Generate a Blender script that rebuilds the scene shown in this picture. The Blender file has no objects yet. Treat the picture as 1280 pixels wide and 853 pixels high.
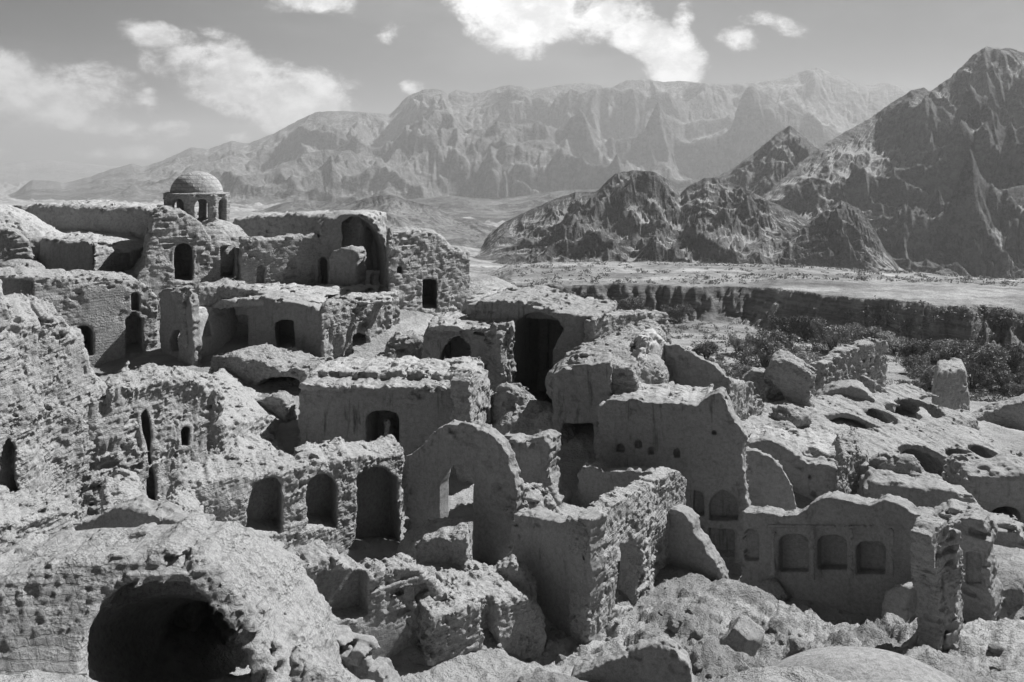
import bpy, math, random, numpy as np
from concurrent.futures import ThreadPoolExecutor
R = math.radians
random.seed(7)
F, CX, H0 = 995.0, 640.0, 215.0          # focal length and horizon of the view, in pixels of a 1280-wide frame
scene = bpy.context.scene
COL = scene.collection

# ------------------------------------------------------------------ noise
_rs = np.random.RandomState(11)
_T = _rs.rand(64, 64, 64).astype(np.float32) * 2 - 1
_T2 = _rs.rand(256, 256).astype(np.float32) * 2 - 1
def vn3(x, y, z):
    xi = np.floor(x); yi = np.floor(y); zi = np.floor(z)
    fx = x - xi; fy = y - yi; fz = z - zi
    fx = fx*fx*(3-2*fx); fy = fy*fy*(3-2*fy); fz = fz*fz*(3-2*fz)
    xi = xi.astype(np.int32) & 63; yi = yi.astype(np.int32) & 63; zi = zi.astype(np.int32) & 63
    x1 = (xi+1) & 63; y1 = (yi+1) & 63; z1 = (zi+1) & 63
    T = _T
    a = T[xi, yi, zi]*(1-fx) + T[x1, yi, zi]*fx
    b = T[xi, y1, zi]*(1-fx) + T[x1, y1, zi]*fx
    c = T[xi, yi, z1]*(1-fx) + T[x1, yi, z1]*fx
    d = T[xi, y1, z1]*(1-fx) + T[x1, y1, z1]*fx
    return (a*(1-fy)+b*fy)*(1-fz) + (c*(1-fy)+d*fy)*fz
def rot3(x, y, z):
    return 0.8*x+0.6*y*0.8+0.36*z, -0.6*x+0.64*y+0.48*z, -0.6*y+0.8*z+0.1*x
def fbm3(x, y, z, o=3, g=0.5, lac=2.03):
    s = 0; a = 1.0; t = 0
    for i in range(o):
        s = s + a*vn3(x, y, z); t += a; a *= g
        x, y, z = rot3(x*lac+17.3, y*lac+5.1, z*lac+9.7)
    return s/t
def vn2(x, y):
    xi = np.floor(x); yi = np.floor(y)
    fx = x-xi; fy = y-yi
    fx = fx*fx*fx*(fx*(fx*6-15)+10); fy = fy*fy*fy*(fy*(fy*6-15)+10)
    xi = xi.astype(np.int64) & 255; yi = yi.astype(np.int64) & 255
    x1 = (xi+1) & 255; y1 = (yi+1) & 255
    return (_T2[xi, yi]*(1-fx)+_T2[x1, yi]*fx)*(1-fy) + (_T2[xi, y1]*(1-fx)+_T2[x1, y1]*fx)*fy
def fbm2(x, y, o=5, g=0.5, lac=2.0):
    s = 0; a = 1.0; t = 0
    for i in range(o):
        s = s + a*vn2(x, y); t += a; a *= g
        x, y = (0.8*x-0.6*y)*lac+13.1, (0.6*x+0.8*y)*lac+7.7
    return s/t
def ridged2(x, y, o=6, g=0.5, lac=2.05):
    s = 0; a = 1.0; t = 0; w = 1.0
    for i in range(o):
        r = 1-np.abs(vn2(x, y))*1.6
        r = np.clip(r, 0, 1)**2
        s = s + a*r*w; t += a
        w = np.clip(r*1.8, 0, 1); a *= g
        x, y = (0.8*x-0.6*y)*lac+3.1, (0.6*x+0.8*y)*lac+17.7
    return s/t

# ------------------------------------------------------------------ picture <-> world
def WX(px, Y): return (px-CX)/F*Y
def WZ(py, Y): return -(py-H0)/F*Y
def PT(px, py, Y): return (WX(px, Y), Y, WZ(py, Y))

# ------------------------------------------------------------------ signed distance shapes
def poly_sdf(P, X, Z):
    P = np.asarray(P, np.float32); n = len(P)
    d = np.full(X.shape, 1e9, np.float32); inside = np.zeros(X.shape, bool)
    for i in range(n):
        a = P[i]; b = P[(i+1) % n]
        ex, ez = b-a; L = ex*ex+ez*ez+1e-12
        wx = X-a[0]; wz = Z-a[1]
        t = np.clip((wx*ex+wz*ez)/L, 0, 1)
        d = np.minimum(d, (wx-ex*t)**2+(wz-ez*t)**2)
        c = ((a[1] <= Z) & (b[1] > Z)) | ((b[1] <= Z) & (a[1] > Z))
        xx = a[0]+(Z-a[1])*ex/(ez if abs(ez) > 1e-9 else 1e-9)
        inside ^= c & (X < xx)
    d = np.sqrt(d)
    return np.where(inside, -d, d).astype(np.float32)
class Table:
    def __init__(s, P, vs, m=0.8, jag=0.0):
        P = np.asarray(P, float)
        s.lo = P.min(0)-m; hi = P.max(0)+m
        s.h = max(vs, 0.03)
        n = np.maximum(((hi-s.lo)/s.h).astype(int)+2, 4)
        s.n = n
        X = s.lo[0]+np.arange(n[0])*s.h; Z = s.lo[1]+np.arange(n[1])*s.h
        XX, ZZ = np.meshgrid(X, Z, indexing='ij')
        s.t = poly_sdf(P, XX.astype(np.float32), ZZ.astype(np.float32))
        if jag:
            o = float(P[0][0]*3.1+P[1][1]*5.3)
            s.t += (jag*1.5*fbm2(XX*1.9+o, ZZ*1.9, 5, 0.6)+jag*0.8*np.clip(vn2(XX*3.5+o, ZZ*3.0)-0.2, 0, 1)).astype(np.float32)
    def __call__(s, u, z):
        fu = np.clip((u-s.lo[0])/s.h, 0, s.n[0]-1.001); fz = np.clip((z-s.lo[1])/s.h, 0, s.n[1]-1.001)
        i = fu.astype(np.int32); j = fz.astype(np.int32); fu = fu-i; fz = fz-j
        t = s.t
        r = (t[i, j]*(1-fu)+t[i+1, j]*fu)*(1-fz)+(t[i, j+1]*(1-fu)+t[i+1, j+1]*fu)*fz
        # grow the distance outside of the table
        return r
def smax(a, b, k):
    if k <= 0: return np.maximum(a, b)
    h = np.clip(0.5+0.5*(a-b)/k, 0, 1)
    return b*(1-h)+a*h+k*h*(1-h)
def smin(a, b, k): return -smax(-a, -b, k)
class Frame:
    def __init__(s, A, B):
        s.O = np.array([WX(*A), A[1]]); e = np.array([WX(*B), B[1]])
        d = e-s.O; s.L = float(np.hypot(*d)); s.D = d/s.L
        s.N = np.array([-s.D[1], s.D[0]])
        s.yaw = math.atan2(s.D[1], s.D[0])
    def ray(s, px, py, n=0.0):
        r = np.array([(px-CX)/F, 1.0]); t = (s.O.dot(s.N)+n)/r.dot(s.N)
        if hasattr(s, 'bat'):
            b, zt, n0 = s.bat; t = (s.O.dot(s.N)+n0-b*zt)/(r.dot(s.N)+b*(py-H0)/F)
        p = r*t-s.O
        return float(p.dot(s.D)), float(-(py-H0)/F*t)
    def to(s, x, y):
        x = x-s.O[0]; y = y-s.O[1]
        return x*s.D[0]+y*s.D[1], x*s.N[0]+y*s.N[1]
def arch(x0, x1, ytop, ybot, spring=None, point=0.0):
    """outline in pixels of an arched opening"""
    if spring is None: spring = ytop+(x1-x0)*0.5
    c = (x0+x1)/2; w = (x1-x0)/2; h = spring-ytop
    pts = [(x0, ybot)]
    for k in range(0, 11):
        a = math.pi*(1-k/10)
        s_ = max(0.0, math.sin(a))
        pts.append((c+w*math.cos(a), spring-h*(s_*(1-point)+point*(1-abs(math.cos(a))))))
    pts.append((x1, ybot))
    return pts
class Slab:
    """an outline drawn on a vertical plane A-B and given real depth from n0 to n1"""
    def __init__(s, A, B, top=None, zb=None, poly=None, n=(0, 0.5), holes=(), shear=0.0, skew=None, r=0.06, op='+', k=0.05, batter=0.0, zt=None, jag=0.075, hjag=0.03):
        s.jag = jag; s.hjag = hjag
        s.f = Frame(A, B); s.batter = batter; s.n = n; s.shear = shear; s.skew = skew; s.r = r; s.op = op; s.k = k; s.r = r*0.5
        if batter and zt is not None: s.f.bat = (batter, zt, n[0])
        if poly is not None: P = [s.f.ray(*p) for p in poly]
        else:
            P = [s.f.ray(*p) for p in top]
            P = [(P[0][0], zb)]+P+[(P[-1][0], zb)]
        if zb is not None: P = [(a, max(b, zb)) for a, b in P]
        s.P = P; s.holes = [([s.f.ray(*p) for p in h[0]], h[1], h[2] if len(h) > 2 else 0.0) for h in holes]
        if skew is None:
            # side walls of deep houses run away from the viewer rather than squarely back
            skew = 0.0
            if abs(s.f.yaw) > R(22) and n[1]-n[0] > 0.9 and op == '+':
                q = (A if s.f.yaw > 0 else B)[0]; rr = np.array([(q-CX)/F, 1.0]); skew = float(rr.dot(s.f.D)/max(rr.dot(s.f.N), .15))*0.96
                skew = max(-1.6, min(1.6, skew))
        s.skew = skew
        s.zt = zt if zt is not None else max(p[1] for p in s.P); s.zb_ = min(p[1] for p in s.P)
        s.tab = None
    def top(s, u):
        P = s.P; best = -1e9
        for i in range(len(P)):
            a, b = P[i], P[(i+1) % len(P)]
            if (a[0] <= u <= b[0] or b[0] <= u <= a[0]) and abs(a[0]-b[0]) > 1e-6:
                best = max(best, a[1]+(b[1]-a[1])*(u-a[0])/(b[0]-a[0]))
        return best
    def surf(s, px, py):
        """where the line of sight meets the top of the roof"""
        for k in range(3000):
            Y = 20+k*0.012; x, z = WX(px, Y), WZ(py, Y)
            u, n = s.f.to(x, Y); nn = n-s.n[0]
            if n >= s.n[0] and z < s.top(u-s.skew*nn)+s.shear*nn: return x, Y, z
        return x, Y, z
    def corners(s):
        P = np.array(s.P); out = []
        for u in (P[:, 0].min(), P[:, 0].max()):
            for nn in (s.n[0]-s.batter*(s.zt-s.zb_), s.n[0], s.n[1]):
                uu = u+s.skew*nn
                w = s.f.O+s.f.D*uu+s.f.N*nn
                for z in (P[:, 1].min(), P[:, 1].max()): out.append((w[0], w[1], z+s.shear*nn))
        return out
    def ev(s, x, y, z, vs):
        if s.tab is None:
            s.tab = Table(s.P, vs, jag=s.jag if s.op == '+' and (s.n[1]-s.n[0]) > .25 else 0.0); s.ht = [Table(h[0], vs*0.7, jag=s.hjag) for h in s.holes]
        u, n = s.f.to(x, y)
        nn = n-s.n[0]
        uu = u-s.skew*nn; zz = z-s.shear*nn
        d2 = s.tab(uu, zz)
        if s.batter: dn = np.maximum((s.n[0]-s.batter*(s.zt-z)-n)/math.sqrt(1+s.batter**2), n-s.n[1])
        else:
            c = (s.n[0]+s.n[1])/2; w = (s.n[1]-s.n[0])/2; dn = np.abs(n-c)-w
        d = smax(d2, dn, s.r)
        edge = np.exp(np.clip(d2, -3, 0)/0.45)
        for t, h in zip(s.ht, s.holes):
            hd = np.maximum(t(uu, zz+h[2]*nn), n-s.n[0]-h[1])
            edge = np.where((-hd > d-0.05) & (n > s.n[0]+0.06), -1.0, edge)
            d = smax(d, -hd, 0.03)
        return d, edge
class Ell:
    def __init__(s, c, r, yaw=0.0, op='+', k=0.08, edge=1.0):
        s.c = c; s.r = r; s.cy = math.cos(yaw); s.sy = math.sin(yaw); s.op = op; s.k = k; s.e = edge
    def corners(s):
        m = max(s.r[0], s.r[1])
        return [(s.c[0]+a*m, s.c[1]+b*m, s.c[2]+e*s.r[2]) for a in (-1, 1) for b in (-1, 1) for e in (-1, 1)]
    def ev(s, x, y, z, vs):
        x = x-s.c[0]; y = y-s.c[1]; z = z-s.c[2]
        a = (x*s.cy+y*s.sy)/s.r[0]; b = (-x*s.sy+y*s.cy)/s.r[1]; c = z/s.r[2]
        q = np.sqrt(a*a+b*b+c*c)+1e-6
        g = np.sqrt((a/s.r[0])**2+(b/s.r[1])**2+(c/s.r[2])**2)+1e-6
        return (q*(q-1)/g).astype(np.float32), s.e
class Cut:
    """a floor or ceiling plane: keeps what is below z (or above with up=False)"""
    def __init__(s, z, below=True, k=0.05): s.z = z; s.b = below; s.op = '&'; s.k = k
    def corners(s): return []
    def ev(s, x, y, z, vs): return ((z-s.z) if s.b else (s.z-z)), 1.0

def surface_nets(f, lo, vs):
    S = f < 0
    nx, ny, nz = f.shape
    cs = np.zeros((nx-1, ny-1, nz-1), np.int8)
    for i in (0, 1):
        for j in (0, 1):
            for k in (0, 1): cs += S[i:nx-1+i, j:ny-1+j, k:nz-1+k]
    act = (cs > 0) & (cs < 8)
    idx = np.argwhere(act)
    if len(idx) == 0: return None
    vid = np.full(act.shape, -1, np.int32); vid[act] = np.arange(len(idx))
    I, J, Kk = idx[:, 0], idx[:, 1], idx[:, 2]
    acc = np.zeros((len(idx), 3), np.float64); cnt = np.zeros(len(idx))
    E = [((0,0,0),(1,0,0)),((0,1,0),(1,1,0)),((0,0,1),(1,0,1)),((0,1,1),(1,1,1)),
         ((0,0,0),(0,1,0)),((1,0,0),(1,1,0)),((0,0,1),(0,1,1)),((1,0,1),(1,1,1)),
         ((0,0,0),(0,0,1)),((1,0,0),(1,0,1)),((0,1,0),(0,1,1)),((1,1,0),(1,1,1))]
    for a, b in E:
        fa = f[I+a[0], J+a[1], Kk+a[2]]; fb = f[I+b[0], J+b[1], Kk+b[2]]
        m = (fa < 0) != (fb < 0)
        t = np.where(m, fa/np.where(m, fa-fb, 1), 0)
        for c in range(3):
            acc[:, c] += np.where(m, a[c]+(b[c]-a[c])*t, 0)
        cnt += m
    V = idx+acc/cnt[:, None]
    V = V*vs+lo
    Q = []
    s = S[:-1, 1:-1, 1:-1] != S[1:, 1:-1, 1:-1]
    e = np.argwhere(s); a = S[:-1, 1:-1, 1:-1][s]
    i, j, k = e[:, 0], e[:, 1]+1, e[:, 2]+1
    q = np.stack([vid[i, j-1, k-1], vid[i, j, k-1], vid[i, j, k], vid[i, j-1, k]], 1); q[~a] = q[~a][:, ::-1]; Q.append(q)
    s = S[1:-1, :-1, 1:-1] != S[1:-1, 1:, 1:-1]
    e = np.argwhere(s); a = S[1:-1, :-1, 1:-1][s]
    i, j, k = e[:, 0]+1, e[:, 1], e[:, 2]+1
    q = np.stack([vid[i-1, j, k-1], vid[i-1, j, k], vid[i, j, k], vid[i, j, k-1]], 1); q[~a] = q[~a][:, ::-1]; Q.append(q)
    s = S[1:-1, 1:-1, :-1] != S[1:-1, 1:-1, 1:]
    e = np.argwhere(s); a = S[1:-1, 1:-1, :-1][s]
    i, j, k = e[:, 0]+1, e[:, 1]+1, e[:, 2]
    q = np.stack([vid[i-1, j-1, k], vid[i, j-1, k], vid[i, j, k], vid[i-1, j, k]], 1); q[~a] = q[~a][:, ::-1]; Q.append(q)
    return V, np.concatenate(Q)

def raw_mesh(name, V, Q, smooth=True):
    me = bpy.data.meshes.new(name)
    V = np.ascontiguousarray(V, np.float32); Q = np.ascontiguousarray(Q, np.int32)
    k = Q.shape[1]
    me.vertices.add(len(V)); me.vertices.foreach_set('co', V.ravel())
    me.loops.add(Q.size); me.loops.foreach_set('vertex_index', Q.ravel())
    me.polygons.add(len(Q)); me.polygons.foreach_set('loop_start', np.arange(0, Q.size, k, dtype=np.int32))
    me.polygons.foreach_set('loop_total', np.full(len(Q), k, np.int32))
    if smooth: me.polygons.foreach_set('use_smooth', np.ones(len(Q), bool))
    me.update(calc_edges=True); me.validate()
    return me

# ------------------------------------------------------------------ making ruins
JOBS = []
NEARMAT = {}
def erode(x, y, z, e, base, big, mid, fine, flute, course, fr=1.0, bk=None):
    """weathering: smooth plaster survives in patches, the rest and the rims have fallen away to rough brickwork"""
    pat = np.clip((fbm3(x*0.75+31, y*0.75, z*0.9, 3)+(base-0.5)*1.3+e*1.3)*4, 0, 1)
    w = 0.08+0.92*pat
    d = 0.035*pat
    if big: d = d+big*fbm3(x*0.8, y*0.8, z*0.8, 2)*(0.4+0.6*w)
    mid = np.maximum(mid*0.9, 0.055*pat); fine = np.maximum(fine, 0.036*pat)
    if fr != 1.0: x = x*fr; y = y*fr; z = z*fr; mid = mid/fr; fine = fine/fr; flute = flute/fr; course = course/fr
    if flute:
        fl = vn3(x*2.6+9, y*2.6, z*0.35)*0.6+np.clip(np.abs(vn3(x*5.1+3, y*5.1, z*0.55))-0.1, 0, 1)*-0.9
        d = d-flute*fl*np.clip(0.5+vn3(x*.6, y*.6, z*.9)*1.2, 0, 1.4)*w
    if True:
        m = fbm3(x*2.6, y*2.6, z*2.9, 3, 0.6)
        d = d+w*(mid*0.8*m+mid*0.7*np.clip(vn3(x*4.1+3, y*4.1, z*5.6)-0.3, 0, 1))
    if True:
        pit = np.clip(vn3(x*1.4+5, y*1.4, z*1.7)*1.5+0.6, 0.2, 1.4)
        d = d+w*(pit*(fine*1.1*(vn3(x*6.3+7, y*6.3, z*8.5))-fine*1.6*np.clip(vn3(x*10+1, y*10, z*12)-0.25, 0, 1)+fine*0.8*vn3(x*14, y*14, z*17))+fine*0.8*vn3(x*25, y*25, z*29))
    if bk is not None: d = d+bk*pat*np.clip(0.45+1.6*vn3(x*0.9/fr+3, y*0.9/fr, z*1.1/fr), 0, 1.2)
    if course:
        ph = z+0.05*vn3(x*1.5, y*1.5, z*1.5)
        d = d+w*course*(0.5*np.cos(ph*(2*math.pi/0.15))+vn3(x*4.2, y*4.2, z*8.0))
    return d
class Part:
    def __init__(s, name, prims, mat, parent=None, base=0.35, amp=1.0, vs=None, seed=0, noise=(0.16, 0.09, 0.03, 0.05, 0.03), label=None, brick=1.0):
        s.brick = brick
        s.name = name; s.prims = prims; s.mat = mat; s.parent = parent; s.base = base; s.amp = amp; s.vs = vs
        s.seed = seed; s.noise = noise; s.label = label; s.res = None
        f = next((p.f for p in prims if isinstance(p, Slab)), None)
        s.yaw = f.yaw if f is not None else 0.0
        JOBS.append(s)
    def compute(s):
        C = np.array([c for p in s.prims if p.op == '+' for c in p.corners()])
        Ym = C[:, 1].min()
        vs = s.vs or max(0.03, 0.0028*Ym*QUAL)
        O = C.mean(0); O[2] = C[:, 2].min()
        s.O = O
        c, sn = math.cos(s.yaw), math.sin(s.yaw)
        U = (C[:, 0]-O[0])*c+(C[:, 1]-O[1])*sn; N = -(C[:, 0]-O[0])*sn+(C[:, 1]-O[1])*c; Z = C[:, 2]-O[2]
        m = 0.25+3*vs
        lo = np.array([U.min()-m, N.min()-m, Z.min()-m]); hi = np.array([U.max()+m, N.max()+m, Z.max()+m])
        while np.prod((hi-lo)/vs) > 9e6: vs *= 1.1
        n = ((hi-lo)/vs).astype(int)+2
        u = (lo[0]+np.arange(n[0])*vs).astype(np.float32)[:, None, None]
        v = (lo[1]+np.arange(n[1])*vs).astype(np.float32)[None, :, None]
        z = (lo[2]+np.arange(n[2])*vs+O[2]).astype(np.float32)[None, None, :]
        x = u*c-v*sn+O[0]; y = u*sn+v*c+O[1]
        x, y, z = np.broadcast_arrays(x+0*z, y+0*z, z+0*x)
        d = None; e = None
        for p in s.prims:
            dd, ee = p.ev(x, y, z, vs)
            if d is None: d = dd.astype(np.float32); e = ee+0*d; continue
            if p.op == '+':
                e = np.where(dd < d, ee, e); d = smin(d, dd, p.k)
            elif p.op == '-': d = smax(d, -dd, p.k)
            else: d = smax(d, dd, p.k)
        big, mid, fine, fl, co = [q*s.amp for q in s.noise]
        band = (big+max(mid, .08)*1.5+max(fine, .036)*3.4+fl*1.2+co*1.5+.09)+2*vs
        M = np.abs(d) < band
        so = s.seed*7.31; fr = float(np.clip(30/Ym, 1, 1.9)); s.near = Ym < 25
        gu = np.broadcast_to(u, d.shape)[M]; gv = np.broadcast_to(v, d.shape)[M]; gz = z[M]+0.03*vn3(gu*.8, gv*.8, z[M]*.8)
        bw, bh = (.30, .125) if Ym < 25 else (.36, .15)          # single bricks stand proud or have dropped out
        row = np.floor(gz/bh).astype(np.int32); iu = np.floor(gu/bw+0.5*(row & 1)).astype(np.int32); iv = np.floor(gv/bw+0.5*(row & 1)).astype(np.int32)
        t_ = _T[iu & 63, iv & 63, row & 63]
        bk = s.brick*(0.045*t_+0.07*(t_ > 0.72))
        nz = erode(x[M]+so, y[M]+so*0.3, z[M], e[M], s.base, big, mid, fine, fl, co, fr, bk)
        d = d.astype(np.float32).copy(); d[M] += nz
        d[:, :, :1] = 1; d[:, :, -1:] = 1; d[:1] = 1; d[-1:] = 1; d[:, :1] = 1; d[:, -1:] = 1
        s.res = surface_nets(d, lo, vs)
        return s
    def build(s):
        if s.res is None: print('EMPTY', s.name); return None
        V, Q = s.res
        me = raw_mesh(s.name, V, Q)
        o = bpy.data.objects.new(s.name, me); COL.objects.link(o)
        me.materials.append(NEARMAT.get(s.mat.name, s.mat) if s.near else s.mat)
        o.location = s.O; o.rotation_euler = (0, 0, s.yaw)
        s.obj = o
        return o
def run_jobs():
    with ThreadPoolExecutor(3) as ex: list(ex.map(lambda j: j.compute(), JOBS))
    for j in JOBS:
        o = j.build(); j.res = None
        if o is None: continue
        if j.label: o['label'] = j.label
        t = j.parent
        if t is None: continue
        if isinstance(t, dict):                      # first part of a thing decides where its Empty stands
            if 'e' not in t:
                e = bpy.data.objects.new(t['name'], None); COL.objects.link(e)
                e.location = j.O; e.empty_display_size = 0.5
                e['label'] = t['label']; e['category'] = t['cat']
                if t.get('group'): e['group'] = t['group']
                t['e'] = e; e_ = e
            e = t['e']
            w = o.location.copy()
            o.parent = e; o.location = w-e.location
def thing(name, label, cat, group=None): return dict(name=name, label=label, cat=cat, group=group)
def tag(o, label=None, cat=None, group=None, kind=None):
    for k, v in (('label', label), ('category', cat), ('group', group), ('kind', kind)):
        if v: o[k] = v
    return o
QUAL = 0.72
SKY_STRENGTH = 0.05
SUN_STRENGTH = 5.0
HAZE = 0.000165
EXPOSURE = 0.7
CLOUDS = [  # px, py, half width, half height, tilt, density
 (30, 112, 130, 50, 0, 1.1), (110, 152, 75, 20, -10, .85), (120, 103, 28, 18, -25, .75), (183, 128, 20, 20, 0, .75), (212, 165, 32, 17, 0, .85),(200, 45, 62, 20, -5, .9),(278, 45, 36, 15, -20, .7),
 (300, 98, 120, 46, -14, 1.25), (362, 120, 105, 52, -8, 1.25), (252, 76, 62, 30, 0, 1.1),(395, 130, 60, 34, -10, 1.1), (300, 172, 22, 10, 0, .6),(170, 190, 60, 10, 0, .45),(60, 190, 90, 10, 0, .45),
 (385, 3, 66, 24, 0, 1.0), (660, 3, 120, 60, 0, 1.5), (640, 28, 72, 46, -20, 1.4), (745, 20, 75, 38, 0, 1.1), (812, 45, 66, 30, -10, 1.25), (838, 74, 56, 40, -30, 1.25), (850, 30, 18, 34, -30, .9), (926, 48, 36, 18, -10, 1.0),(515, 110, 20, 12, 0, .65), (960, 30, 60, 16, -20, .45), (480, 40, 70, 18, -10, .4)]
# ------------------------------------------------------------------ materials
def new_mat(name):
    m = bpy.data.materials.new(name); m.use_nodes = True
    nt = m.node_tree; nt.nodes.clear()
    out = nt.nodes.new('ShaderNodeOutputMaterial'); b = nt.nodes.new('ShaderNodeBsdfPrincipled')
    b.inputs['Roughness'].default_value = 0.95
    b.inputs['Specular IOR Level'].default_value = 0.15
    nt.links.new(b.outputs[0], out.inputs[0])
    return m, nt, b
def nz(nt, vec, scale, detail=4, rough=0.6, dist=0.0):
    n = nt.nodes.new('ShaderNodeTexNoise'); n.inputs['Scale'].default_value = scale
    n.inputs['Detail'].default_value = detail; n.inputs['Roughness'].default_value = rough
    n.inputs['Distortion'].default_value = dist
    nt.links.new(vec, n.inputs['Vector']); return n.outputs['Fac']
def mth(nt, op, a, b=None, c=None, clamp=False):
    n = nt.nodes.new('ShaderNodeMath'); n.operation = op; n.use_clamp = clamp
    for i, v in enumerate((a, b, c)):
        if v is None: continue
        if isinstance(v, (int, float)): n.inputs[i].default_value = v
        else: nt.links.new(v, n.inputs[i])
    return n.outputs[0]
def ramp(nt, v, a, b, lo=0.0, hi=1.0):
    n = nt.nodes.new('ShaderNodeMapRange'); n.interpolation_type = 'SMOOTHSTEP'
    n.inputs[1].default_value = a; n.inputs[2].default_value = b; n.inputs[3].default_value = lo; n.inputs[4].default_value = hi
    nt.links.new(v, n.inputs[0]); return n.outputs[0]
def mapping(nt, vec, scale=(1, 1, 1), rot=(0, 0, 0)):
    n = nt.nodes.new('ShaderNodeMapping'); n.inputs['Scale'].default_value = scale; n.inputs['Rotation'].default_value = rot
    nt.links.new(vec, n.inputs[0]); return n.outputs[0]
def grey(nt, v):
    n = nt.nodes.new('ShaderNodeCombineColor')
    for i in range(3): nt.links.new(v, n.inputs[i])
    return n.outputs[0]
def bump(nt, b, h, dist, strength=1.0, prev=None):
    n = nt.nodes.new('ShaderNodeBump'); n.inputs['Distance'].default_value = dist; n.inputs['Strength'].default_value = strength
    nt.links.new(h, n.inputs['Height'])
    if prev is not None: nt.links.new(prev, n.inputs['Normal'])
    if b is not None: nt.links.new(n.outputs[0], b.inputs['Normal'])
    return n.outputs[0]
def adobe(name, base=0.36, var=0.10, rough=1.0, brick=0.0, stain=0.0, sc=1.0, flute=True):
    m, nt, b = new_mat(name)
    tc = nt.nodes.new('ShaderNodeTexCoord').outputs['Object']
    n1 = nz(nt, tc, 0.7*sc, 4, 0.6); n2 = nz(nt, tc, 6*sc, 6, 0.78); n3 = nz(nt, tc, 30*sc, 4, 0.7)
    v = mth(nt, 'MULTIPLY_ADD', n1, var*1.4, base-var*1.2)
    v = mth(nt, 'MULTIPLY_ADD', ramp(nt, n2, 0.32, 0.62), var*1.1, mth(nt, 'SUBTRACT', v, var*0.35))  # this and the next grain: mottled mud, its darks also painted pit shade
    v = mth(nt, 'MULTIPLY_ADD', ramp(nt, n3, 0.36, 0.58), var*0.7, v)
    if stain:
        s = nz(nt, mapping(nt, tc, (2.5, 2.5, 0.35)), 1.3, 4, 0.65)
        s = ramp(nt, s, 0.56, 0.72, 0, stain)
        v = mth(nt, 'MULTIPLY', v, mth(nt, 'SUBTRACT', 1.0, s))
    v = mth(nt, 'MAXIMUM', v, 0.03)
    nt.links.new(grey(nt, v), b.inputs['Base Color'])
    # crumbling relief
    p = None
    h = mth(nt, 'MULTIPLY_ADD', n3, 0.30, n2)
    p = bump(nt, None, h, 0.065*rough, 1.0)
    if flute:
        flu = nz(nt, mapping(nt, tc, (3.2, 3.2, 0.7)), 2.2*sc, 3, 0.6)
        p = bump(nt, None, flu, 0.04*rough, 1.0, p)
    fin = nz(nt, tc, 75*sc, 3, 0.75)
    p = bump(nt, None, fin, 0.012*max(rough, .6), 1.0, p)
    vo = nt.nodes.new('ShaderNodeTexVoronoi'); vo.inputs['Scale'].default_value = 9*sc; vo.feature = 'F1'
    nt.links.new(mapping(nt, tc, (1, 1, 1.5)), vo.inputs['Vector'])
    msk = ramp(nt, nz(nt, tc, 1.1*sc, 3, 0.6), 0.42, 0.62)
    hv = mth(nt, 'MULTIPLY', vo.outputs['Distance'], msk)
    p = bump(nt, None if brick else b, hv, 0.045*rough, 1.0, p)
    if brick:
        sep = nt.nodes.new('ShaderNodeSeparateXYZ'); nt.links.new(tc, sep.inputs[0])
        wob = nz(nt, tc, 2.0, 3, 0.6)
        cmb = nt.nodes.new('ShaderNodeCombineXYZ')
        nt.links.new(mth(nt, 'MULTIPLY_ADD', wob, 0.25, mth(nt, 'ADD', sep.outputs[0], sep.outputs[1])), cmb.inputs[0])
        nt.links.new(mth(nt, 'MULTIPLY_ADD', wob, 0.12, sep.outputs[2]), cmb.inputs[1])
        br = nt.nodes.new('ShaderNodeTexBrick')
        br.inputs['Scale'].default_value = 1.0; br.inputs['Brick Width'].default_value = 0.36/(0.5+0.5*sc); br.inputs['Row Height'].default_value = 0.13/(0.5+0.5*sc)
        br.inputs['Mortar Size'].default_value = 0.022/(0.5+0.5*sc); br.inputs['Mortar Smooth'].default_value = 0.4
        br.inputs['Color1'].default_value = (1, 1, 1, 1); br.inputs['Color2'].default_value = (0.55, 0.55, 0.55, 1); br.inputs['Mortar'].default_value = (0, 0, 0, 1)
        nt.links.new(cmb.outputs[0], br.inputs['Vector'])
        bm_ = ramp(nt, nz(nt, tc, 0.9, 3, 0.6), 0.40, 0.60)
        bw = nt.nodes.new('ShaderNodeRGBToBW'); nt.links.new(br.outputs['Color'], bw.inputs[0])
        hb = mth(nt, 'MULTIPLY', bw.outputs[0], bm_)
        bump(nt, b, hb, 0.035*brick, 1.0, p)
        if brick > 1.5:                                   # joints show as dark lines
            br.inputs['Scale'].default_value = 0.6
            vv = mth(nt, 'MULTIPLY', v, mth(nt, 'MULTIPLY_ADD', bw.outputs[0], 0.28, 0.76)); nt.links.new(grey(nt, vv), b.inputs['Base Color'])
    return m
M = {}
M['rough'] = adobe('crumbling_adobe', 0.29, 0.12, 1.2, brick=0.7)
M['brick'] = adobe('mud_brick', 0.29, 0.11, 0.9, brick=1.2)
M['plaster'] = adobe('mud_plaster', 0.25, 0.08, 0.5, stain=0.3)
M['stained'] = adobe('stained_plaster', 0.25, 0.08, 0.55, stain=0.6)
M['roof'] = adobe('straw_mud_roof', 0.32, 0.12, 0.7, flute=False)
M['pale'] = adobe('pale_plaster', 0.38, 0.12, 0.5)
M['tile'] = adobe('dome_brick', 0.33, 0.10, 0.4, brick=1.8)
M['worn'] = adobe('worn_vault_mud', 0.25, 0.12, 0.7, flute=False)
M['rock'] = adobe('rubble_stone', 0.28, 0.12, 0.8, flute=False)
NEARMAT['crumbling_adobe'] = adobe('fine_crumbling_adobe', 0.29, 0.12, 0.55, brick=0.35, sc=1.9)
NEARMAT['mud_brick'] = adobe('fine_mud_brick', 0.29, 0.11, 0.5, brick=0.5, sc=1.8)
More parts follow.
